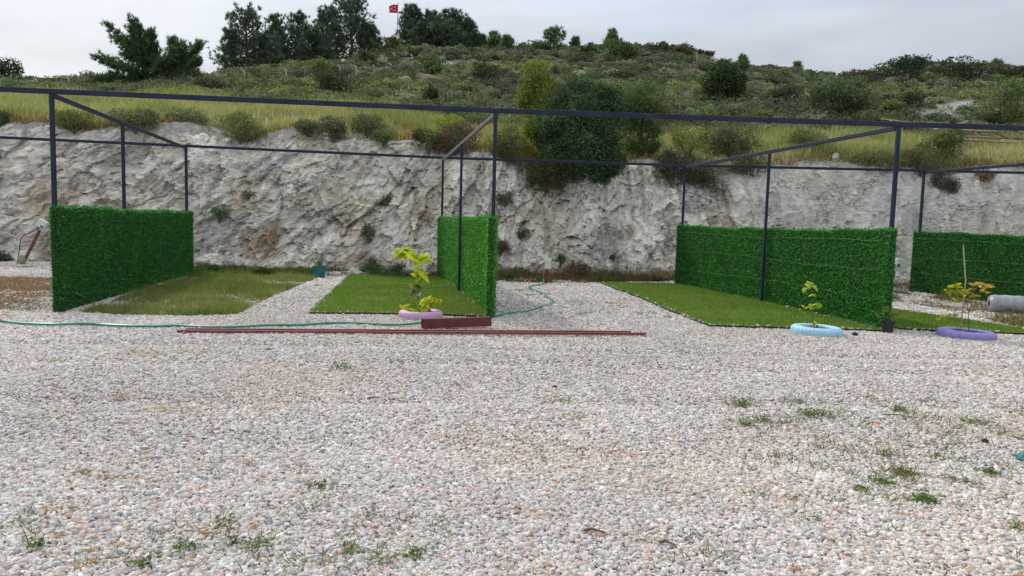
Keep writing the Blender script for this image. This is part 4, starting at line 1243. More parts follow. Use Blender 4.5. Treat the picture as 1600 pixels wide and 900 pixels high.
i, j = np.meshgrid(np.arange(nx - 1), np.arange(nz - 1), indexing='ij')
q = np.stack([i * nz + j, (i + 1) * nz + j, (i + 1) * nz + j + 1, i * nz + j + 1], -1).reshape(-1, 4)
th = np.array([0, .006, 0])
nv = len(v)
bd = np.concatenate([np.arange(nz), np.arange(1, nx) * nz + nz - 1, (nx - 1) * nz + np.arange(nz - 2, -1, -1), np.arange(nx - 2, 0, -1) * nz])
rim = np.stack([bd, np.roll(bd, -1), np.roll(bd, -1) + nv, bd + nv], -1)
fl = MB().add(np.concatenate([v - th, v + th]), [q, q[:, ::-1] + nv, rim]).build('flag', M_FLAG, t, smooth=True)
em = MB()
for sg in (-1, 1):
    # crescent open to the fly
    n_ = 40; ang = np.linspace(math.radians(38), math.radians(322), n_)
    oc = np.stack([.42 - .25 * np.cos(ang) * -1 * -1, .5 + .27 * np.sin(ang)], -1)
    oc[:, 0] = .40 + .235 * np.cos(ang + PI); oc[:, 1] = .5 + .27 * np.sin(ang)
    ic = oc.copy(); ic[:, 0] = .445 + .175 * np.cos(ang + PI); ic[:, 1] = .5 + .205 * np.sin(ang)
    pts = np.concatenate([oc, ic]); P3 = flagpt(pts[:, 0], pts[:, 1]) + [0, sg * .012, 0]
    k = np.arange(n_ - 1)
    em.add(P3, np.stack([k, k + 1, k + 1 + n_, k + n_], -1))
    sa = np.arange(10) * 2 * PI / 10 + PI
    sr = np.where(np.arange(10) % 2 == 0, .13, .052)
    sp_ = np.stack([.74 + sr * np.cos(sa) * .88, .5 + sr * np.sin(sa)], -1)
    sp_ = np.concatenate([sp_, [[.74, .5]]])
    P3 = flagpt(sp_[:, 0], sp_[:, 1]) + [0, sg * .012, 0]
    k = np.arange(10)
    em.add(P3, np.stack([np.full(10, 10), k, (k + 1) % 10], -1))
emo = em.build('emblem', M_WHITE, fl)
tag(emo, 'white crescent and star')

# ---- stack of boards on the bank
rng = np.random.default_rng(61)
def board(p0, p1, w_, h_, name, label, m_, cat='board'):
    o = MB().bar(p0, p1, w_, h_, bev=.004).build(name, m_, loc=(np.asarray(p0) + p1) / 2)
    return tag(o, label, cat, 'boards stacked on the bank')
BD = [((1378, 186), (1428, 193), 37, .18, .05, 'short pale board poking up at the left end of the board stack', M_WOOD),
      ((1392, 188), (1455, 196), 36.5, .22, .05, 'pale board lying crosswise at the left of the stack', M_WOOD),
      ((1462, 201), (1552, 206), 33.5, .3, .06, 'long pale board on top of the stack just under the front beam', M_WOOD),
      ((1500, 196), (1598, 201), 35, .25, .05, 'whitish board sticking above the front beam at right', M_WOOD),
      ((1494, 195), (1512, 189), 35, .2, .05, 'short tilted pale board above the stack', M_WOOD),
      ((1478, 208), (1560, 215), 33, .25, .1, 'dark brown board under the top pale board', M_WOODB),
      ((1484, 212), (1580, 216), 32.5, .25, .05, 'grey board in the middle of the stack', M_WOOD),
      ((1488, 209), (1516, 220), 31.8, .05, .05, 'thin pale stick slanting across the stack front', M_CANE),
      ((1490, 218), (1592, 223), 32, .3, .05, 'grey board at the bottom of the stack', M_WOOD),
      ((1548, 205), (1575, 216), 32.6, .06, .06, 'brown stick leaning at the right end of the long pale board', M_WOODB),
      ((1560, 213), (1640, 222), 33, .22, .06, 'brown board reaching past the right picture edge', M_WOODB),
      ((1565, 219), (1660, 226), 32, .2, .05, 'weathered board lowest at the right end of the stack', M_WOOD),
      ((1524, 207), (1529, 213), 32.0, .04, .04, 'stubby pale stick propping the boards', M_CANE)]
for (a_, b_, Yq, w_, h_, lb, m_) in BD:
    p0, p1 = atY(*a_, Yq), atY(*b_, Yq + rng.uniform(-.4, .4))
    board(p0, p1, w_, h_, 'wooden_board' if m_ is not M_CANE else 'stick', lb, m_)
def stone(name, label, c_, size, seed, m_=M_ROCKPALE, cat='stone', group=None):
    rng = np.random.default_rng(seed)
    nu, nvv = 18, 12
    th_, ph_ = np.meshgrid(np.linspace(0, 2 * PI, nu, endpoint=False), np.linspace(.02, PI - .02, nvv), indexing='ij')
    d = np.stack([np.cos(th_) * np.sin(ph_), np.sin(th_) * np.sin(ph_), np.cos(ph_)], -1)
    r_ = 1 + .38 * fbm(d[..., 0] * 1.6, d[..., 1] * 1.6, d[..., 2] * 1.6, seed, 4)
    v = d * r_[..., None] * np.asarray(size) * .5 + np.asarray(c_)
    i, j = np.meshgrid(np.arange(nu), np.arange(nvv - 1), indexing='ij')
    q = np.stack([i * nvv + j, ((i + 1) % nu) * nvv + j, ((i + 1) % nu) * nvv + j + 1, i * nvv + j + 1], -1).reshape(-1, 4)
    k = np.arange(nu)
    o = MB().add(v.reshape(-1, 3), [q, (k * nvv).reshape(1, -1)[:, ::-1], (k * nvv + nvv - 1).reshape(1, -1)]).build(name, m_, loc=np.asarray(c_))
    return tag(o, label, cat, group)
stone('boulder', 'white boulder on the rim above the wired hedge panel', atY(1306, 246, 25.1), (.18, .22, .30), 3, paint('weathered_stone', (.36, .34, .30), .95, var=.3, bump=.8, bscale=10))
stone('stone', 'pale brown stone behind the lawn right of the teal bucket', ground(552, 431) + [0, 0, .08], (.36, .3, .22), 4)
stone('stone', 'flat pale stone behind the lawn left of the sapling', ground(524, 431) + [0, 0, .05], (.34, .25, .14), 5)
stone('stone', 'small dark stone alone on the gravel at right', ground(1539, 691) + [0, 0, .015], (.055, .04, .035), 6, M_BLACK)
stone('stone', 'dark clod on the gravel between the blue tyre and the black pot', ground(1336, 524) + [0, 0, .02], (.09, .06, .05), 7, M_SOIL)
stone('stone', 'dark clod on the gravel in the middle of the yard', ground(867, 607) + [0, 0, .015], (.06, .04, .035), 8, M_SOIL)
stone('stone', 'white block at the foot of the rock left of the wild grass', cliff_hit(318, 408) + [0, -.2, 0], (.5, .4, .3), 9, M_ROCKPALE)
# ================================================================== steel frame
ZT = 3.47
A_m = A_n + (A_f - A_n) * .40
B_m, C_m = ground(719, 458), ground(1189, 474)
D_m = D_f + (D_n - D_f) * .5
fr = thing('pergola_frame', 'dark blue steel frame of posts and beams standing over all the plots', 'steel frame', A_n)
up = lambda p, z: np.array([p[0], p[1], z])
zb = lambda p, px, py: float(z_at(px, py, p[1]))
# centre heights of the beams above each post
ZA, ZB, ZC = zb(A_n, 83, 143), zb(B_n, 768, 172.8), zb(C_n, 1397, 194.3)
ZD = 2 * ZC - ZB + .01
YA, YB, YC, YD = zb(A_f, 288, 228), zb(B_f, 690, 246.5), zb(C_f, 1068, 258.5), zb(D_f, 1438, 266.5)
def post(p, w_, top, name='post'):
    mb = MB()
    mb.bar([p[0], p[1], -.1], [p[0], p[1], top], w_, w_, up=(0, 1, 0))
    mb.box([p[0], p[1], .012], (w_ * 2.2, w_ * 2.2, .012), bev=.002)              # welded base plate
    for k in range(4):
        mb.box([p[0] + (k % 2 - .5) * w_ * 1.6, p[1] + (k // 2 - .5) * w_ * 1.6, .024], (.018, .018, .014), bev=.003)
    mb.build(name, M_STEEL, fr)
for p, z in ((A_n, ZA), (B_n, ZB), (C_n, ZC), (D_n, ZD)):
    post(p, .061, z - .041)
for p, z in ((A_f, YA), (B_f, YB), (C_f, YC), (D_f, YD)):
    post(p, .062, z - .034)
for p, n_, f_, z0, z1 in ((A_m, A_n, A_f, ZA, YA), (B_m, B_n, B_f, ZB, YB), (C_m, C_n, C_f, ZC, YC), (D_m, D_n, D_f, ZD, YD)):
    e_ = unit(f_ - n_); s_ = (p - n_) @ e_; q_ = n_ + e_ * s_                      # point of the side beam beside the post
    nr_ = np.array([e_[1], -e_[0], 0])
    zz_ = z0 + (z1 - z0) * s_ / np.linalg.norm(f_ - n_) - .10
    post(q_ - nr_ * (0 if p is A_m else .035), .055, zz_)
Lx = A_n + (A_n - B_n) * .75; Rx = D_n + (D_n - C_n) * .6
mb = MB()
FP = [up(Lx, ZA + (ZA - ZB) * .75), up(A_n, ZA), up(B_n, ZB), up(C_n, ZC), up(D_n, ZD), up(Rx, ZD)]
for k in range(5):
    mb.bar(FP[k], FP[k + 1], .06, .077)
mb.build('front_beam', M_STEEL, fr)
mb = MB()
FP = [up(A_f + (A_f - B_f) * 1.1, YA + (YA - YB) * 1.1), up(A_f, YA), up(B_f, YB), up(C_f, YC), up(D_f, YD), up(D_f + (D_f - C_f) * .8, YD)]
for k in range(5):
    mb.bar(FP[k], FP[k + 1], .06, .068)
mb.build('rear_beam', M_STEEL, fr)
for p, q_, z0, z1, m_ in ((A_n, A_f, ZA, YA, M_STEEL), (B_n, B_f, ZB, YB, M_GREY), (C_n, C_f, ZC, YC, M_STEEL), (D_n, D_f, ZD, YD, M_STEEL)):
    d_ = unit(q_ - p)
    MB().bar(up(p + d_ * .05, z0 - .055), up(q_ - d_ * .05, z1 - .055), .055, .07).build('side_beam', m_, fr)

# ================================================================== artificial hedge panels
def hedge(label, p, q_, off, off2, thick, H, seed, dens=1500, rows=False, wires=(), col=(.026, .125, .020), faces=(1, 1)):
    rng = np.random.default_rng(seed)
    p = np.array(p); q_ = np.array(q_)
    e = unit(q_ - p); L_ = np.linalg.norm(q_ - p); nrm = np.array([e[1], -e[0], 0])      # nrm points to the right (+X)
    o0 = p.copy()
    oc = lambda s_: off2 + (off - off2) * (np.exp(-np.asarray(s_) / .4) + np.exp(-(L_ - np.asarray(s_)) / .4))
    t = thing('hedge_panel', label, 'artificial hedge', o0, 'artificial hedge panels between the plots')
    topz = lambda s_: H + .012 * np.sin(s_ * 1.7 + seed) + .012 * np.sin(s_ * 5.1 + seed * 2) - .03 * np.sin(s_ / L_ * PI)
    mb = MB()
    ns = 40
    ss = L_ * (.5 - .5 * np.cos(np.linspace(0, PI, ns + 1)))
    h2 = thick / 2 - .03
    ring = []
    for s_ in ss:
        c_ = o0 + e * s_ + nrm * oc(s_)
        ring.append(np.stack([c_ - nrm * h2 + [0, 0, .02], c_ + nrm * h2 + [0, 0, .02], c_ + nrm * h2 + [0, 0, topz(s_) - .03], c_ - nrm * h2 + [0, 0, topz(s_) - .03]]))
    v = np.concatenate(ring)
    i, j = np.meshgrid(np.arange(ns), np.arange(4), indexing='ij')
    mb.add(v, [np.stack([i * 4 + j, i * 4 + (j + 1) % 4, (i + 1) * 4 + (j + 1) % 4, (i + 1) * 4 + j], -1).reshape(-1, 4), np.array([[3, 2, 1, 0]]), np.array([[0, 1, 2, 3]]) + ns * 4], (.010, .045, .010))
    def strands(pos, out, n_):
        base_ = pos + rng.normal(0, .006, pos.shape)
        d_ = out * rng.uniform(.35, 1.0, (n_, 1)) + rng.normal(0, .55, (n_, 3)) + [0, 0, .12]
        big = np.exp(.10 * fbm(base_[:, 0] * 1.5 + base_[:, 1] * 1.1, base_[:, 2] * 1.5, 0, seed, 3))[:, None]
        blades(mb, rng, base_, d_, rng.uniform(.03, .062, n_), .0115, jit(rng, col, n_, .42, .10) * big, .5, 0, 1.15)
    for sg, on in ((-1, faces[0]), (1, faces[1])):
        n_ = int(L_ * H * dens * on)
        s_ = rng.random(n_) * L_; z_ = rng.random(n_)
        if rows:
            # tufts twisted on diagonal mesh wires
            dgn = (s_ * .9 + z_ * H * .9)
            sp_ = .085
            s_ = s_ + (np.round(dgn / sp_) * sp_ - dgn) * .75
        z_ = z_ * (topz(s_) - .03) + .03
        strands(o0 + e * s_[:, None] + nrm * (oc(s_)[:, None] + sg * h2) + np.stack([0 * z_, 0 * z_, z_], -1), np.tile(nrm * sg, (n_, 1)), n_)
    for s0, dr in ((0, -1), (L_, 1)):
        n_ = int(thick * H * dens * 1.8)
        y_ = rng.uniform(-1, 1, n_) * h2; z_ = rng.random(n_) * (topz(s0) - .04) + .03
        strands(o0 + e * s0 + nrm * (oc(s0) + y_[:, None]) + np.stack([0 * z_, 0 * z_, z_], -1), np.tile(e * dr, (n_, 1)), n_)
    n_ = int(L_ * thick * dens * 1.5)
    s_ = rng.random(n_) * L_; y_ = rng.uniform(-1, 1, n_) * h2
    strands(o0 + e * s_[:, None] + nrm * (oc(s_)[:, None] + y_[:, None]) + np.stack([0 * s_, 0 * s_, topz(s_) - .035], -1), np.tile([0, 0, 1.0], (n_, 1)), n_)
    mb.build('foliage', M_TINSEL, t)
    for wz in wires:
        s_ = np.linspace(.25, L_ - .1, 30)
        z_ = wz + .025 * np.sin(s_ * .9 + wz * 9) + .008 * np.sin(s_ * 4 + wz)
        MB().tube(o0 + e * s_[:, None] + nrm * (oc(s_)[:, None] - h2 - .05) + np.stack([0 * z_, 0 * z_, z_], -1), .0027, 5).build('wire', M_WIRE, t)
    return t
hedge('dark green tinsel hedge panel facing right, first from the left', A_n - unit(A_f - A_n) * .12, A_f + unit(A_f - A_n) * .12, .05, .05, .19, 1.70, 11, 2800, faces=(.5, 1), col=(.046, .19, .040))
hedge('bright sunlit tinsel hedge panel beside the pink tyre lawn', B_n - unit(B_f - B_n) * .12, B_f + unit(B_f - B_n) * .12, -.05, .10, .16, 1.72, 12, 2800, faces=(1, .5), col=(.075, .25, .036))
hedge('long hedge panel with pale wires behind the blue tyre', C_n - unit(C_f - C_n) * .12, C_f + unit(C_f - C_n) * .12, -.045, .10, .16, 1.66, 13, 2700, True, (.5, .98, 1.45), faces=(1, .4), col=(.056, .225, .045))
hedge('hedge panel with pale wires behind the yellow leaved plant', D_n, D_f + unit(D_f - D_n) * .12, -.03, .10, .16, 1.66, 14, 2700, False, (.55, .95, 1.45), faces=(1, .3), col=(.050, .205, .042))

# ================================================================== tyre planters
def planter(label, px, py, Rr, h, colr, seed, tilt=0.0):
    c_ = ground(px, py)
    m_ = paint('tyre_paint', colr, .6, var=.12, scale=14, bump=.25, bscale=40, dirt=np.array(colr) * .7)
    t = thing('tyre_planter', label, 'planter', c_, 'painted car tyres used as planters')
    T = [[math.cos(tilt), 0, math.sin(tilt)], [0, 1, 0], [-math.sin(tilt), 0, math.cos(tilt)]]
    ri = Rr * .60
    prof = [(ri, .0), (ri - .004, h * .5), (ri, h * .82), (ri + .02, h * .95), ((ri + Rr) / 2, h * 1.0), (Rr - .045, h * .95), (Rr - .022, h * .86), (Rr - .006, h * .72), (Rr, h * .5), (Rr, h * .25), (Rr - .004, 0), (Rr - .01, -.05)]
    n = 160
    def wob(i_, a_):
        zig = np.where((np.floor(a_ / (2 * PI) * 80)) % 2 == 0, -.008, 0)
        out_ = np.where((i_ >= 6) & (i_ <= 10), zig, 0)
        bead = np.where((i_ == 4), 0, 0)
        return out_ + bead + .004 * np.sin(a_ * 3 + seed)
    MB().lathe(prof, c_, n, tilt=T, wob=wob).build('tyre', m_, t)
    k = np.linspace(0, 2 * PI, 40, endpoint=False)
    rr_ = np.array([.02, .3, .6, .85, 1.02]) * ri
    rng = np.random.default_rng(seed)
    vs = np.concatenate([np.column_stack([np.cos(k) * r_, np.sin(k) * r_, np.full(40, h * .62) + rng.normal(0, .008, 40)]) for r_ in rr_]) @ np.array(T).T + c_
    i, j = np.meshgrid(np.arange(4), np.arange(40), indexing='ij')
    q = np.stack([i * 40 + j, i * 40 + (j + 1) % 40, (i + 1) * 40 + (j + 1) % 40, (i + 1) * 40 + j], -1).reshape(-1, 4)
    MB().add(vs, [q, np.arange(40).reshape(1, -1)]).build('soil', M_SOIL, t)
    return c_
pk = planter('pink painted tyre beside the dark red beam, holding a leafy sapling', 657, 496.5, .365, .13, (.62, .39, .55), 1)
bl = planter('light blue painted tyre in front of the wired hedge panel', 1275, 521, .385, .12, (.40, .66, .80), 2, .02)
pu_ = planter('purple painted tyre with the yellow leaved plant', 1509, 526, .415, .11, (.33, .27, .58), 3, .035)

def bigleaf(mb, rng, p, d, size, col, droop=.5, wid=.5):
    d = unit(np.asarray(d, float)); up_ = np.array([0, 0, 1.0])
    sd = unit(np.cross(d, up_) + rng.normal(0, .15, 3)); nr = np.cross(sd, d)
    ts = [0, .12, .35, .62, .85, 1.0]; ws = [.05, .36, .5, .38, .18, .0]
    vs = []
    for t_, w_ in zip(ts, ws):
        c_ = p + d * t_ * size - up_ * droop * size * t_ ** 2
        for s_ in (-1, 0, 1):
            vs.append(c_ + sd * s_ * w_ * size * wid * 2 + nr * (abs(s_) * -.10 * size))
    fs = []
    for r_ in range(5):
        for s_ in range(2):
            a_ = r_ * 3 + s_
            fs.append([a_, a_ + 1, a_ + 4, a_ + 3])
    mb.add(vs, np.array(fs), jit(rng, col, 1, .15, .06)[0])

YG = (.60, .66, .06)
def sapling(label, root, stem_px, clusters, seed, leafsize, col, rstem=.009, m_=None, cat='sapling', wid=.5, droop=.6):
    """stem_px: pixels up the stem; clusters: (px, py, spread_px, n, colour or None)"""
    rng = np.random.default_rng(seed)
    Y = root[1]
    t = thing('sapling', label, cat, root)
    st_ = np.array([root + [0, 0, .03]] + [atY(x_, y_, Y + rng.uniform(-.03, .03)) for x_, y_ in stem_px])
    tr = MB(); tr.tube(st_, np.linspace(rstem, rstem * .5, len(st_)), 7)
    lf = MB()
    for (cx, cy, sp_, n_, cc) in clusters:
        c_ = atY(cx, cy, Y + rng.uniform(-.05, .05))
        k_ = np.argmin(np.linalg.norm(st_ - c_ + [0, 0, .08], axis=1))
        tr.tube([st_[k_], st_[k_] * .5 + c_ * .5 + [0, 0, .03], c_], [rstem * .5, rstem * .4, rstem * .25], 5)
        for _ in range(int(n_ * 1.1 + .5)):
            o_ = rng.normal(0, 1, 3) * [sp_ * Y / F * .55, sp_ * Y / F * .45, sp_ * Y / F * .22]
            a_ = rng.uniform(0, 2 * PI)
            d_ = [math.cos(a_), math.sin(a_) * .8, rng.uniform(-.4, .35)]
            bigleaf(lf, rng, c_ + o_ - np.array(d_) * leafsize * .3, d_, leafsize * rng.uniform(.65, 1.25), cc or col, droop, wid)
    tr.build('stem', M_TWIG, t)
    lf.build('leaves', M_LEAF, t)
    return t
tpk = sapling('tall sapling with drooping lime green leaves in the pink tyre', pk, [(654, 480), (653, 460), (653, 440), (652, 420), (650, 400)],
        [(622, 391, 11, 9, None), (640, 393, 11, 10, None), (633, 388, 10, 7, None), (655, 401, 9, 5, None), (665, 398, 8, 6, None), (655, 423, 12, 12, None), (668, 465, 9, 7, None), (679, 467, 8, 6, (.46, .50, .04)), (644, 478, 11, 9, (.45, .52, .05)), (655, 480, 8, 6, None), (650, 470, 8, 5, (.25, .34, .06)), (636, 486, 5, 3, (.5, .5, .06)), (650, 452, 6, 6, (.28, .30, .11)), (649, 444, 5, 5, (.26, .27, .12))], 71, .14, YG, wid=.58, droop=.85)
rb = MB()
b0 = atY(653, 459, pk[1])
rb.tube([b0 + [-.05, -.02, .01], b0 + [-.02, -.03, -.03], b0 + [.03, -.03, -.01], b0 + [.045, -.02, .03]], [.012, .016, .014, .008], 6)
rb.build('ribbon', M_WHITE, tpk)
sapling('small sapling with pale yellow leaves in the light blue tyre', bl, [(1270, 505), (1270, 488), (1269, 470), (1268, 452), (1268, 440)],
        [(1266, 443, 7, 8, None), (1260, 450, 6, 6, None), (1272, 447, 5, 5, None), (1269, 459, 4, 3, None), (1271, 476, 7, 8, None), (1264, 477, 6, 5, None), (1276, 474, 5, 5, None), (1272, 503, 3, 2, None), (1257, 509, 3, 4, (.5, .52, .12)), (1260, 513, 4, 3, (.25, .33, .06))], 72, .075, (.44, .52, .07), .007)
OR = (.66, .47, .11)
sapling('yellow and orange leaved feathery plant in the purple tyre', pu_ + [.05, 0, 0], [(1513, 505), (1513, 490), (1511, 474), (1508, 462), (1506, 450)],
        [(1494, 446, 9, 26, (.60, .58, .04)), (1486, 456, 9, 28, (.58, .58, .04)), (1500, 456, 10, 26, (.60, .56, .05)), (1492, 468, 10, 22, (.48, .52, .05)), (1510, 455, 10, 22, (.50, .40, .06)), (1520, 462, 8, 18, (.48, .38, .05)), (1524, 442, 8, 18, OR), (1536, 446, 9, 22, OR), (1545, 446, 7, 16, OR), (1537, 455, 6, 10, OR),
         (1478, 494, 9, 20, (.46, .48, .08)), (1490, 492, 9, 20, (.46, .48, .08)), (1470, 497, 7, 12, (.45, .48, .08)), (1512, 480, 10, 10, (.42, .31, .17)), (1520, 484, 9, 8, (.42, .31, .17))], 73, .062, (.6, .54, .05), .007, wid=.42, droop=.25)
for k_, (x_, y_, hh_, cc_) in enumerate([(1500, 514, 9, (.40, .30, .14))]):
    rng = np.random.default_rng(80)
    r_ = atY(x_, 521, pu_[1] - .05); r_[2] = .06
    mb = MB()
    nb = 60
    blades(mb, rng, np.tile(r_, (nb, 1)) + rng.normal(0, .02, (nb, 3)) * [1, 1, 0], np.column_stack([rng.normal(0, .7, nb), rng.normal(0, .7, nb), np.ones(nb)]), rng.uniform(.05, .13, nb), .014, jit(rng, cc_, nb, .3), .4)
    o = mb.build('seedling', M_GRASS, loc=r_)
    tag(o, 'tuft of pale dry seedling at the left side of the purple tyre', 'seedling')
s0 = pu_ + [-.02, .12, .04]
tag(MB().tube([s0, atY(1509, 440, s0[1]), atY(1505, 383, s0[1])], [.011, .010, .009], 7).build('garden_stake', M_CANE, loc=s0), 'thin straight cane stake standing up behind the yellow leaved plant', 'stake')
s0 = atY(1526, 524, pu_[1] - .1); s0[2] = .06
tag(MB().tube([s0, s0 + [-.01, 0, .12], s0 + [-.03, 0, .17], s0 + [-.02, 0, .22]], [.005, .005, .004, .003], 6).build('twig', M_CANE, loc=s0), 'short bent twig at the right side of the purple tyre', 'twig')
# red clips round the tyre edges
def peg(label, px, py, Y, z, m_, s_=.03):
    c_ = atY(px, py, Y); c_[2] = z
    mb = MB().lathe([(.001, -.02), (s_ * .7, -.02), (s_ * .8, .01), (s_ * .5, .018), (s_ * .55, .04), (.001, .042)], c_, 10)
    tag(mb.build('marker_peg', m_, loc=c_), label, 'peg')
peg('small red peg in the soil at the right of the pink tyre', 671, 490, pk[1] - .02, .12, M_REDCAP)
peg('orange peg at the foot of the lime green sapling', 655, 490, pk[1] - .06, .11, M_ORANGE, .035)
peg('red peg left of the stem in the blue tyre', 1267, 517, bl[1] - .06, .10, M_REDCAP)
peg('red peg right of the stem in the blue tyre', 1276, 517, bl[1] - .06, .10, M_MAROON)

# ---- pots
g_ = ground(499, 434)
t = thing('bucket', 'teal plastic bucket standing by the rock behind the rough grass', 'bucket', g_)
MB().lathe([(.001, .0), (.135, .0), (.15, .05), (.175, .27), (.19, .285), (.19, .315), (.178, .318), (.172, .28), (.15, .22), (.001, .22)], g_, 36).build('body', M_TEAL, t)
a_ = np.linspace(0, PI, 17)
MB().tube(g_ + np.stack([.192 * np.cos(a_), -.05 - .16 * np.sin(a_) * .5, .30 - .09 * np.sin(a_)], -1), .005, 6).build('handle', M_GALV, t)
rng = np.random.default_rng(81)
tp_ = thing('potted_shrub', 'grey twiggy plant growing in the teal bucket', 'plant', g_ + [-.02, 0, .2])
mb = MB()
for k in range(22):
    e_ = g_ + [rng.normal(-.03, .11), rng.normal(0, .09), rng.uniform(.42, .68)]
    mb.tube([g_ + [rng.normal(0, .03), 0, .21], g_ * .5 + e_ * .5 + [0, 0, .12], e_], [.006, .005, .002], 4)
mb.build('stem', M_TWIG, tp_)
mb = MB(); crown(mb, rng, [(g_ + np.array([-.05, 0, .5]), np.array([.17, .15, .17])), (g_ + np.array([.07, 0, .45]), np.array([.11, .1, .12]))], 420, .04, (.13, .15, .10), gap=.3, gfreq=7)
mb.build('leaves', M_LEAF, tp_)
g_ = ground(1387, 519)
t = thing('plant_pot', 'small black plant pot by the end of the wired hedge panel', 'pot', g_)
MB().lathe([(.001, 0), (.075, 0), (.082, .06), (.098, .165), (.106, .168), (.106, .19), (.098, .19), (.092, .165), (.001, .16)], g_, 30).build('body', M_BLACK, t)
MB().lathe([(.001, .168), (.05, .172), (.091, .166)], g_, 30).build('soil', M_SOIL, t)
sapling('thin leafy shoots growing in the black plant pot', g_ + [0, 0, .15], [(1386, 494), (1387, 482)], [(1378, 492, 8, 9, None), (1386, 486, 8, 10, None), (1395, 490, 8, 9, None), (1402, 488, 6, 6, None), (1384, 480, 6, 6, None)], 82, .05, (.14, .17, .05), .005, cat='plant')

# ================================================================== beams and tubes on the gravel
def hollow(name, label, p0, p1, w_, h_, m_, cat, group=None, wall=.006):
    p0 = np.array(p0, float); p1 = np.array(p1, float)
    t = thing(name, label, cat, p0, group)
    d_ = unit(p1 - p0); x = unit(np.cross(d_, [0, 0, 1.0])); z = np.cross(x, d_)
    mb = MB()
    def ring(c_, ww, hh): return [c_ - x * ww / 2 - z * hh / 2, c_ + x * ww / 2 - z * hh / 2, c_ + x * ww / 2 + z * hh / 2, c_ - x * ww / 2 + z * hh / 2]
    v = ring(p0, w_, h_) + ring(p1, w_, h_) + ring(p0, w_ - 2 * wall, h_ - 2 * wall) + ring(p1, w_ - 2 * wall, h_ - 2 * wall)
    f = []
    for k in range(4):
        n_ = (k + 1) % 4
        f += [[k, n_, 4 + n_, 4 + k], [8 + k, 12 + k, 12 + n_, 8 + n_], [k, 8 + k, 8 + n_, n_], [4 + k, 4 + n_, 12 + n_, 12 + k]]
    mb.add(v, np.array(f))
    mb.build('tube', m_, t)
    return t
p0, p1 = ground(661, 515), ground(768, 511.5)
dd = unit(p1 - p0); pr_ = np.array([-dd[1], dd[0], 0])
hollow('steel_beam', 'short thick dark red hollow beam lying by the pink tyre', p0 + pr_ * .05 + [0, 0, .085], p1 + pr_ * .05 + [0, 0, .088], .10, .14, M_MAROON, 'beam')
hollow('steel_tube', 'thin red brown tube on the gravel, longer and nearer of the two', ground(277, 521.5) + [0, 0, .036], ground(1009, 525.5) + [0, 0, .036], .045, .034, M_RUST, 'tube', 'long thin tubes on the gravel')
hollow('steel_tube', 'thin red brown tube on the gravel just behind the longer one', ground(291, 518.5) + [0, 0, .036], ground(985, 522.6) + [0, 0, .036], .045, .034, M_RUST, 'tube', 'long thin tubes on the gravel')

# ---- hose
def smooth_path(P, k=8):
    P = np.asarray(P, float); out_ = []
    Q = np.concatenate([[2 * P[0] - P[1]], P, [2 * P[-1] - P[-2]]])
    for i_ in range(1, len(Q) - 2):
        for t_ in np.linspace(0, 1, k, endpoint=False):
            a_, b_, c_, d_ = Q[i_ - 1:i_ + 3]
            out_.append(.5 * (2 * b_ + (c_ - a_) * t_ + (2 * a_ - 5 * b_ + 4 * c_ - d_) * t_ ** 2 + (3 * b_ - a_ - 3 * c_ + d_) * t_ ** 3))
    out_.append(P[-1])
    return np.array(out_)
HP = [(2, 504.5), (30, 508), (80, 510), (130, 509), (190, 512), (240, 512.5), (280, 512), (330, 514), (375, 513.5), (420, 511), (470, 510.5), (510, 508), (550, 507.5), (600, 510), (630, 510), (656, 507), (690, 503), (730, 500.5), (771, 497), (800, 491), (825, 488.5), (850, 480), (866, 474), (856, 466), (843, 458), (826, 452), (834, 448), (847, 446)]
P_ = [ground(*p) + [0, 0, .03] for p in HP]
mtr = ground(852, 443)
P_ += [np.array([mtr[0] - .05, mtr[1] - .05, .09]), np.array([mtr[0] - .055, mtr[1] - .05, .28])]
hs_ = thing('garden_hose', 'green garden hose snaking from the left edge to the meter post', 'hose', P_[0])
MB().tube(smooth_path(P_, 7), .0165, 8).build('tube', M_HOSE, hs_)
MB().tube([P_[-1] - [0, 0, .01], P_[-1] + [0, 0, .03], P_[-1] + [.0, 0, .14]], [.018, .02, .016], 10).build('connector', M_ORANGE, hs_)
p_ = P_[0]
MB().tube([p_ + [-.12, -.01, .01], p_ + [-.05, 0, .005], p_ + [.02, 0, 0]], [.03, .034, .018], 10).build('coupling', M_REDCAP, hs_)
s0 = ground(-8, 500) + [0, 0, .02]
tag(MB().tube([s0, ground(12, 492) + [0, 0, .05]], [.012, .009], 6).build('stick', M_CANE, loc=s0), 'pale stick by the red hose coupling at the left edge', 'stick')

# ---- meter boxes on posts
def meter(label, base, top, box_c, bw_, bh_, bd_, rot, extra=None, sticker=True, st_dx=-.05):
    t = thing('meter_box', label, 'meter box', base)
    MB().bar(base, top, .07, .05, up=(0, 1, 0), bev=.004).build('post', M_MAROON, t)
    ax = (np.array([math.cos(rot), 0, -math.sin(rot)]), np.array([0, 1.0, 0]), np.array([math.sin(rot), 0, math.cos(rot)]))
    bx = MB().box(box_c, (bw_, bd_, bh_), axes=ax, bev=.015).build('box', M_CREAM, t)
    MB().box(np.array(box_c) - ax[1] * (bd_ / 2 + .006), (bw_ * .9, .012, bh_ * .9), axes=ax, bev=.004).build('lid', M_CREAM, bx)
    if sticker:
        MB().box(np.array(box_c) - ax[1] * (bd_ / 2 + .014) + ax[0] * st_dx * bw_ * 5 - ax[2] * bh_ * .24, (bw_ * .36, .004, bh_ * .3), axes=ax).build('sticker', M_BLUE, bx)
    return t
g_ = ground(853, 443)
meter('upright cream meter box on a dark red post with the hose attached', g_ + [0, 0, -.05], g_ + [.02, 0, .40], g_ + [.04, 0, .53], .175, .27, .10, .02, sticker=False)
g_ = ground(1389, 455)
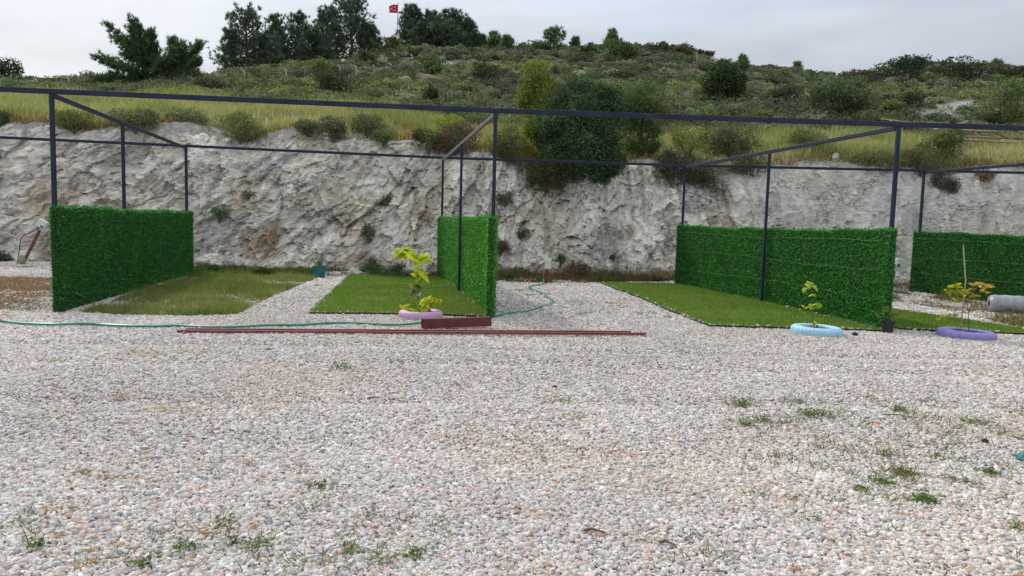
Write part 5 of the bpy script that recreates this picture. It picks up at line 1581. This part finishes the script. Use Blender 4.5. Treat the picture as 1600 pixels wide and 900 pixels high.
meter('cream meter box with blue sticker between the two wired hedge panels', g_ + [-.02, 0, -.05], g_ + [.11, 0, .55], g_ + [.25, 0, .78], .25, .27, .12, .08, st_dx=-.055)
mb = MB(); mb.tube([g_ + [-.09, -.05, .02], g_ + [-.06, -.06, .3], g_ + [-.02, -.06, .48], g_ + [.1, -.05, .62]], .014, 7)
o = mb.build('supply_pipe', M_WHITE, loc=g_); tag(o, 'white pipe rising beside the post of the stickered meter box', 'pipe')
Yp = 21.1
g_ = atY(36, 412, Yp); tp_ = atY(62, 360, Yp + .25); bc = atY(66, 350, Yp + .2)
t = meter('tilted meter box on a leaning uprooted post by the rock at left', g_, tp_, bc, .26, .24, .11, math.radians(30), st_dx=.05)
MB().lathe([(.001, -.12), (.07, -.11), (.10, 0), (.09, .11), (.05, .15), (.001, .15)], g_ + [-.02, 0, .1], 14, wob=lambda i_, a_: .02 * np.sin(a_ * 3 + i_)).build('footing', paint('yellow_clay', (.30, .25, .15), .95, var=.25, bump=.5), t)
MB().tube(smooth_path([bc + [-.03, -.05, -.1], bc + [-.35, -.1, -.28], bc + [-.55, -.1, -.42], bc + [-.6, -.12, -.75], g_ + [-.1, -.1, .0]]), .012, 6).build('cable', M_BLACK, t)
s0 = g_ + [-.4, -.1, -.1]
tag(MB().bar(s0, s0 + [.85, 0, .02], .03, .03).build('iron_rod', M_MAROON, loc=s0), 'thin dark red rod on the ground by the uprooted post', 'rod')

# ---- wrapped roll
M_WRAP = paint('plastic_wrap', (.33, .34, .36), .28, var=.3, scale=7, bump=.9, spec=.6, bscale=16)
r0, r1 = ground(1553, 489), ground(1700, 497)
Rr = .185
ax_ = unit(r1 - r0)
t = thing('wrapped_roll', 'grey plastic wrapped roll lying behind the narrow turf strip', 'roll', r0)
n_ = 40; rng = np.random.default_rng(90)
pts = np.array([r0 + ax_ * s_ + [0, .18, Rr] for s_ in np.linspace(0, 1.9, n_)])
rad = Rr * (1 + .02 * np.sin(np.arange(n_) * 1.3) + rng.normal(0, .008, n_)); rad[0] *= .82; rad[1] *= .95; rad[-1] *= .85
MB().tube(pts, rad, 28).build('wrapping', M_WRAP, t, smooth=True)
MB().tube([pts[0] - ax_ * .004, pts[0] + ax_ * .03], Rr * .35, 16).build('core', M_DARK, t)

# ---- teal cloth at the right edge, twigs
c_ = ground(1614, 719)
nx = 26
gx_, gy_ = np.meshgrid(np.linspace(-1, 1, nx), np.linspace(-1, 1, nx), indexing='ij')
rr_ = np.sqrt(gx_ ** 2 + gy_ ** 2)
zz = .055 * np.clip(1 - rr_ * .85, 0, 1) * (1 + .8 * fbm(gx_ * 2.2, gy_ * 2.2, 0, 333, 3)) + .012
v = np.stack([c_[0] + gx_ * .105 * (1 + .2 * fbm(gy_ * 2, gx_, 0, 3, 2)), c_[1] + gy_ * .10 * (1 + .2 * fbm(gx_ * 2, gy_, 0, 4, 2)), zz], -1).reshape(-1, 3)
i, j = np.meshgrid(np.arange(nx - 1), np.arange(nx - 1), indexing='ij')
q = np.stack([i * nx + j, (i + 1) * nx + j, (i + 1) * nx + j + 1, i * nx + j + 1], -1).reshape(-1, 4)
o = MB().add(v, q).build('crumpled_cloth', M_TEAL, smooth=True, loc=c_)
sd_ = o.modifiers.new('thickness', 'SOLIDIFY'); sd_.thickness = .004
tag(o, 'crumpled teal cloth on the gravel at the right picture edge', 'cloth')
def twig(label, a_, b_, r_=.006):
    p0, p1 = ground(*a_) + [0, 0, .025], ground(*b_) + [0, 0, .03]
    tag(MB().tube([p0, p0 * .6 + p1 * .4 + [0, .02, .006], p1], [r_, r_ * .9, r_ * .5], 6).build('twig', M_TWIG, loc=p0), label, 'twig')
twig('grey twig on the gravel among the right hand weeds', (1380, 652), (1434, 658))
twig('dark broken twig on the gravel near the bottom middle', (912, 836), (946, 841), .008)
twig('dark brown twig on the gravel below the broken one', (1030, 855), (1056, 861), .009)
twig('small dark stick on the gravel below the red tubes', (574, 627), (592, 626), .008)

# ================================================================== weeds in the gravel
def weed(label, px, py, wpx, n, col, hh=.09, dry=.2, spread=True):
    n = int(n * .6); wpx *= .85; hh *= .85 if py < 800 else .55; n = n if py < 800 else int(n * .75)
    rng = np.random.default_rng(int(px * 3 + py))
    c_ = ground(px, py); w_ = wpx * c_[1] / F
    q_ = rng.normal(0, 1, (n, 2)) * [w_ * .34, w_ * .34]
    base_ = np.column_stack([c_[0] + q_[:, 0], c_[1] + q_[:, 1], np.full(n, -.01)])
    dirs = np.column_stack([q_ / max(w_, .05) * 1.4 + rng.normal(0, .4, (n, 2)), np.full(n, .8)])
    cc = jit(rng, col, n, .28); dm = rng.random(n) < dry
    cc[dm] = jit(rng, (.22, .17, .08), int(dm.sum()), .25)
    mb = MB(); blades(mb, rng, base_, dirs, rng.uniform(.4, 1.2, n) * hh * .85, .0065, cc, .5)
    # a few broader leaves near the ground
    k = n // 2
    leaves(mb, rng, base_[:k] + [0, 0, .035] + rng.normal(0, .01, (k, 3)), np.tile([0, 0, 1.0], (k, 1)), rng.uniform(.022, .045, k), jit(rng, col, k, .25), .45, 1.3)
    return mb, c_
G1 = (.15, .20, .07); G2 = (.11, .19, .05); G3 = (.19, .20, .10)
WD = [('flat green weed patch on the gravel just below the red tubes', 534, 575, 34, 200, G1, .07, .25), ('green weed on the gravel below the right end of the red tubes', 1160, 632, 32, 150, G1, .08, .2),
      ('small weed under the first green one right of the middle', 1163, 662, 24, 110, G1, .08, .3), ('weed with dry stems just right of the small pair', 1192, 656, 22, 90, G3, .09, .4),
      ('wide weed patch on the gravel below the blue tyre', 1276, 648, 48, 220, G1, .09, .3), ('low green weed on the gravel between the blue and purple tyres', 1404, 640, 18, 80, G2, .08, .1),
      ('weed patch on the gravel below the purple tyre', 1522, 660, 36, 160, G1, .08, .3), ('thin wispy weed left of the tall weed cluster', 1385, 711, 26, 70, G3, .12, .3),
      ('tall pale weed cluster in the lower right of the gravel', 1412, 742, 44, 200, G3, .13, .3), ('green weed at the lower left of the tall pale cluster', 1381, 757, 26, 120, G2, .1, .2),
      ('bright green dense weed in front of the tall pale cluster', 1442, 783, 28, 190, G2, .09, .05), ('dark weed with a rusty stem left of the bright dense one', 1346, 770, 20, 90, G2, .09, .4),
      ('bright small weed left of the teal cloth', 1546, 741, 24, 130, G2, .08, .05), ('pale dry weed between the bright small weed and the tall cluster', 1500, 757, 44, 120, G3, .11, .5),
      ('sparse weed on the gravel below the rusty stemmed one', 1262, 812, 36, 70, G2, .09, .3), ('green weed at the bottom middle of the gravel', 645, 872, 26, 150, G2, .08, .1),
      ('weed left of the bottom middle one', 548, 862, 26, 70, G2, .08, .3), ('green and brown weed in the bottom left group, right end', 402, 858, 38, 130, G1, .09, .35),
      ('green weed in the bottom left group, left end', 290, 860, 40, 130, G1, .1, .2), ('small bright weed in the middle of the bottom left group', 366, 849, 14, 60, G2, .07, .1),
      ('upper weed of the bottom left group', 354, 820, 26, 90, G1, .07, .2), ('dark weed near the bottom left corner', 58, 859, 26, 120, G1, .09, .3),
      ('weed on the bottom edge right of the corner weed', 222, 884, 36, 110, G1, .08, .3), ('brownish weed up from the bottom left group', 496, 763, 34, 80, (.11, .11, .05), .07, .5),
      ('weed pair by the hose bend', 812, 455, 26, 160, G1, .10, .2), ('weed just below the hose bend', 855, 461, 22, 140, G2, .10, .1), ('weed left of the hose bend', 826, 462, 20, 110, G1, .10, .3),
      ('wide weed patch on the gravel path right of the hose', 898, 473, 38, 190, G1, .10, .35), ('weed patch on the gravel path below the wide one', 906, 493, 30, 190, G1, .12, .2),
      ('faint weed on the gravel path nearest the wired panel lawn', 998, 491, 24, 70, G1, .09, .4), ('small weed on the gravel path right of the wide patch', 955, 475, 20, 80, G1, .09, .4),
      ('small weed in the gravel beside the grass plot', 497, 447, 14, 60, G2, .1, .2), ('weed at the bottom right corner of the gravel', 1590, 828, 30, 110, G1, .10, .3), ('dry weed right of the tall pale cluster', 1470, 715, 34, 70, G3, .10, .6)]
for w_ in WD:
    mb, c_ = weed(*w_)
    tag(mb.build('weed_tuft', M_GRASS, loc=c_), w_[0], 'weed', 'weeds growing through the gravel')
rng = np.random.default_rng(95)
mb = MB()
for (x0, y0, x1, y1, n_, col) in [(1150, 620, 1600, 800, 170, G3), (820, 445, 1050, 500, 110, G1), (1000, 800, 1600, 890, 24, G3), (30, 790, 560, 890, 50, G3), (560, 800, 700, 880, 24, G3), (40, 560, 500, 760, 46, (.30, .21, .08)), (600, 570, 1000, 760, 30, (.30, .21, .08)), (0, 480, 90, 500, 20, G3)]:
    for _ in range(n_):
        c_ = ground(rng.uniform(x0, x1), rng.uniform(y0, y1)); k = rng.integers(4, 16)
        q_ = rng.normal(0, .035, (k, 2))
        dirs = np.column_stack([rng.normal(0, .8, (k, 2)), np.full(k, .7)])
        blades(mb, rng, np.column_stack([c_[:2] + q_, np.full(k, -.005)]), dirs, rng.uniform(.03, .10, k), .006, jit(rng, col, k, .35), .5)
for (x_, y_, w_, n_) in [(225, 553, 34, 60), (320, 551, 26, 50), (440, 510, 20, 30), (478, 504, 14, 24), (130, 744, 26, 40), (168, 752, 24, 44), (100, 798, 24, 40), (255, 640, 20, 24), (190, 622, 16, 18), (785, 652, 16, 22), (720, 668, 20, 22), (905, 655, 20, 20), (1010, 845, 26, 30), (320, 832, 20, 20), (500, 770, 20, 26), (560, 592, 20, 20), (240, 560, 40, 40)]:
    c_ = ground(x_, y_); s_ = w_ * c_[1] / F * .5
    q_ = rng.normal(0, 1, (n_, 2)) * [s_, s_ * .8]
    blades(mb, rng, np.column_stack([c_[:2] + q_, np.full(n_, .008)]), np.column_stack([rng.normal(0, 1, (n_, 2)), np.full(n_, .25)]), rng.uniform(.03, .09, n_), .007, jit(rng, (.42, .28, .12), n_, .25), .4)
tag(mb.build('sparse_weeds', M_GRASS), 'thin wisps of weed and straw among the stones', kind='stuff')
print('TRIS', sum(len(o.data.polygons) for o in scene.objects if o.type == 'MESH'))
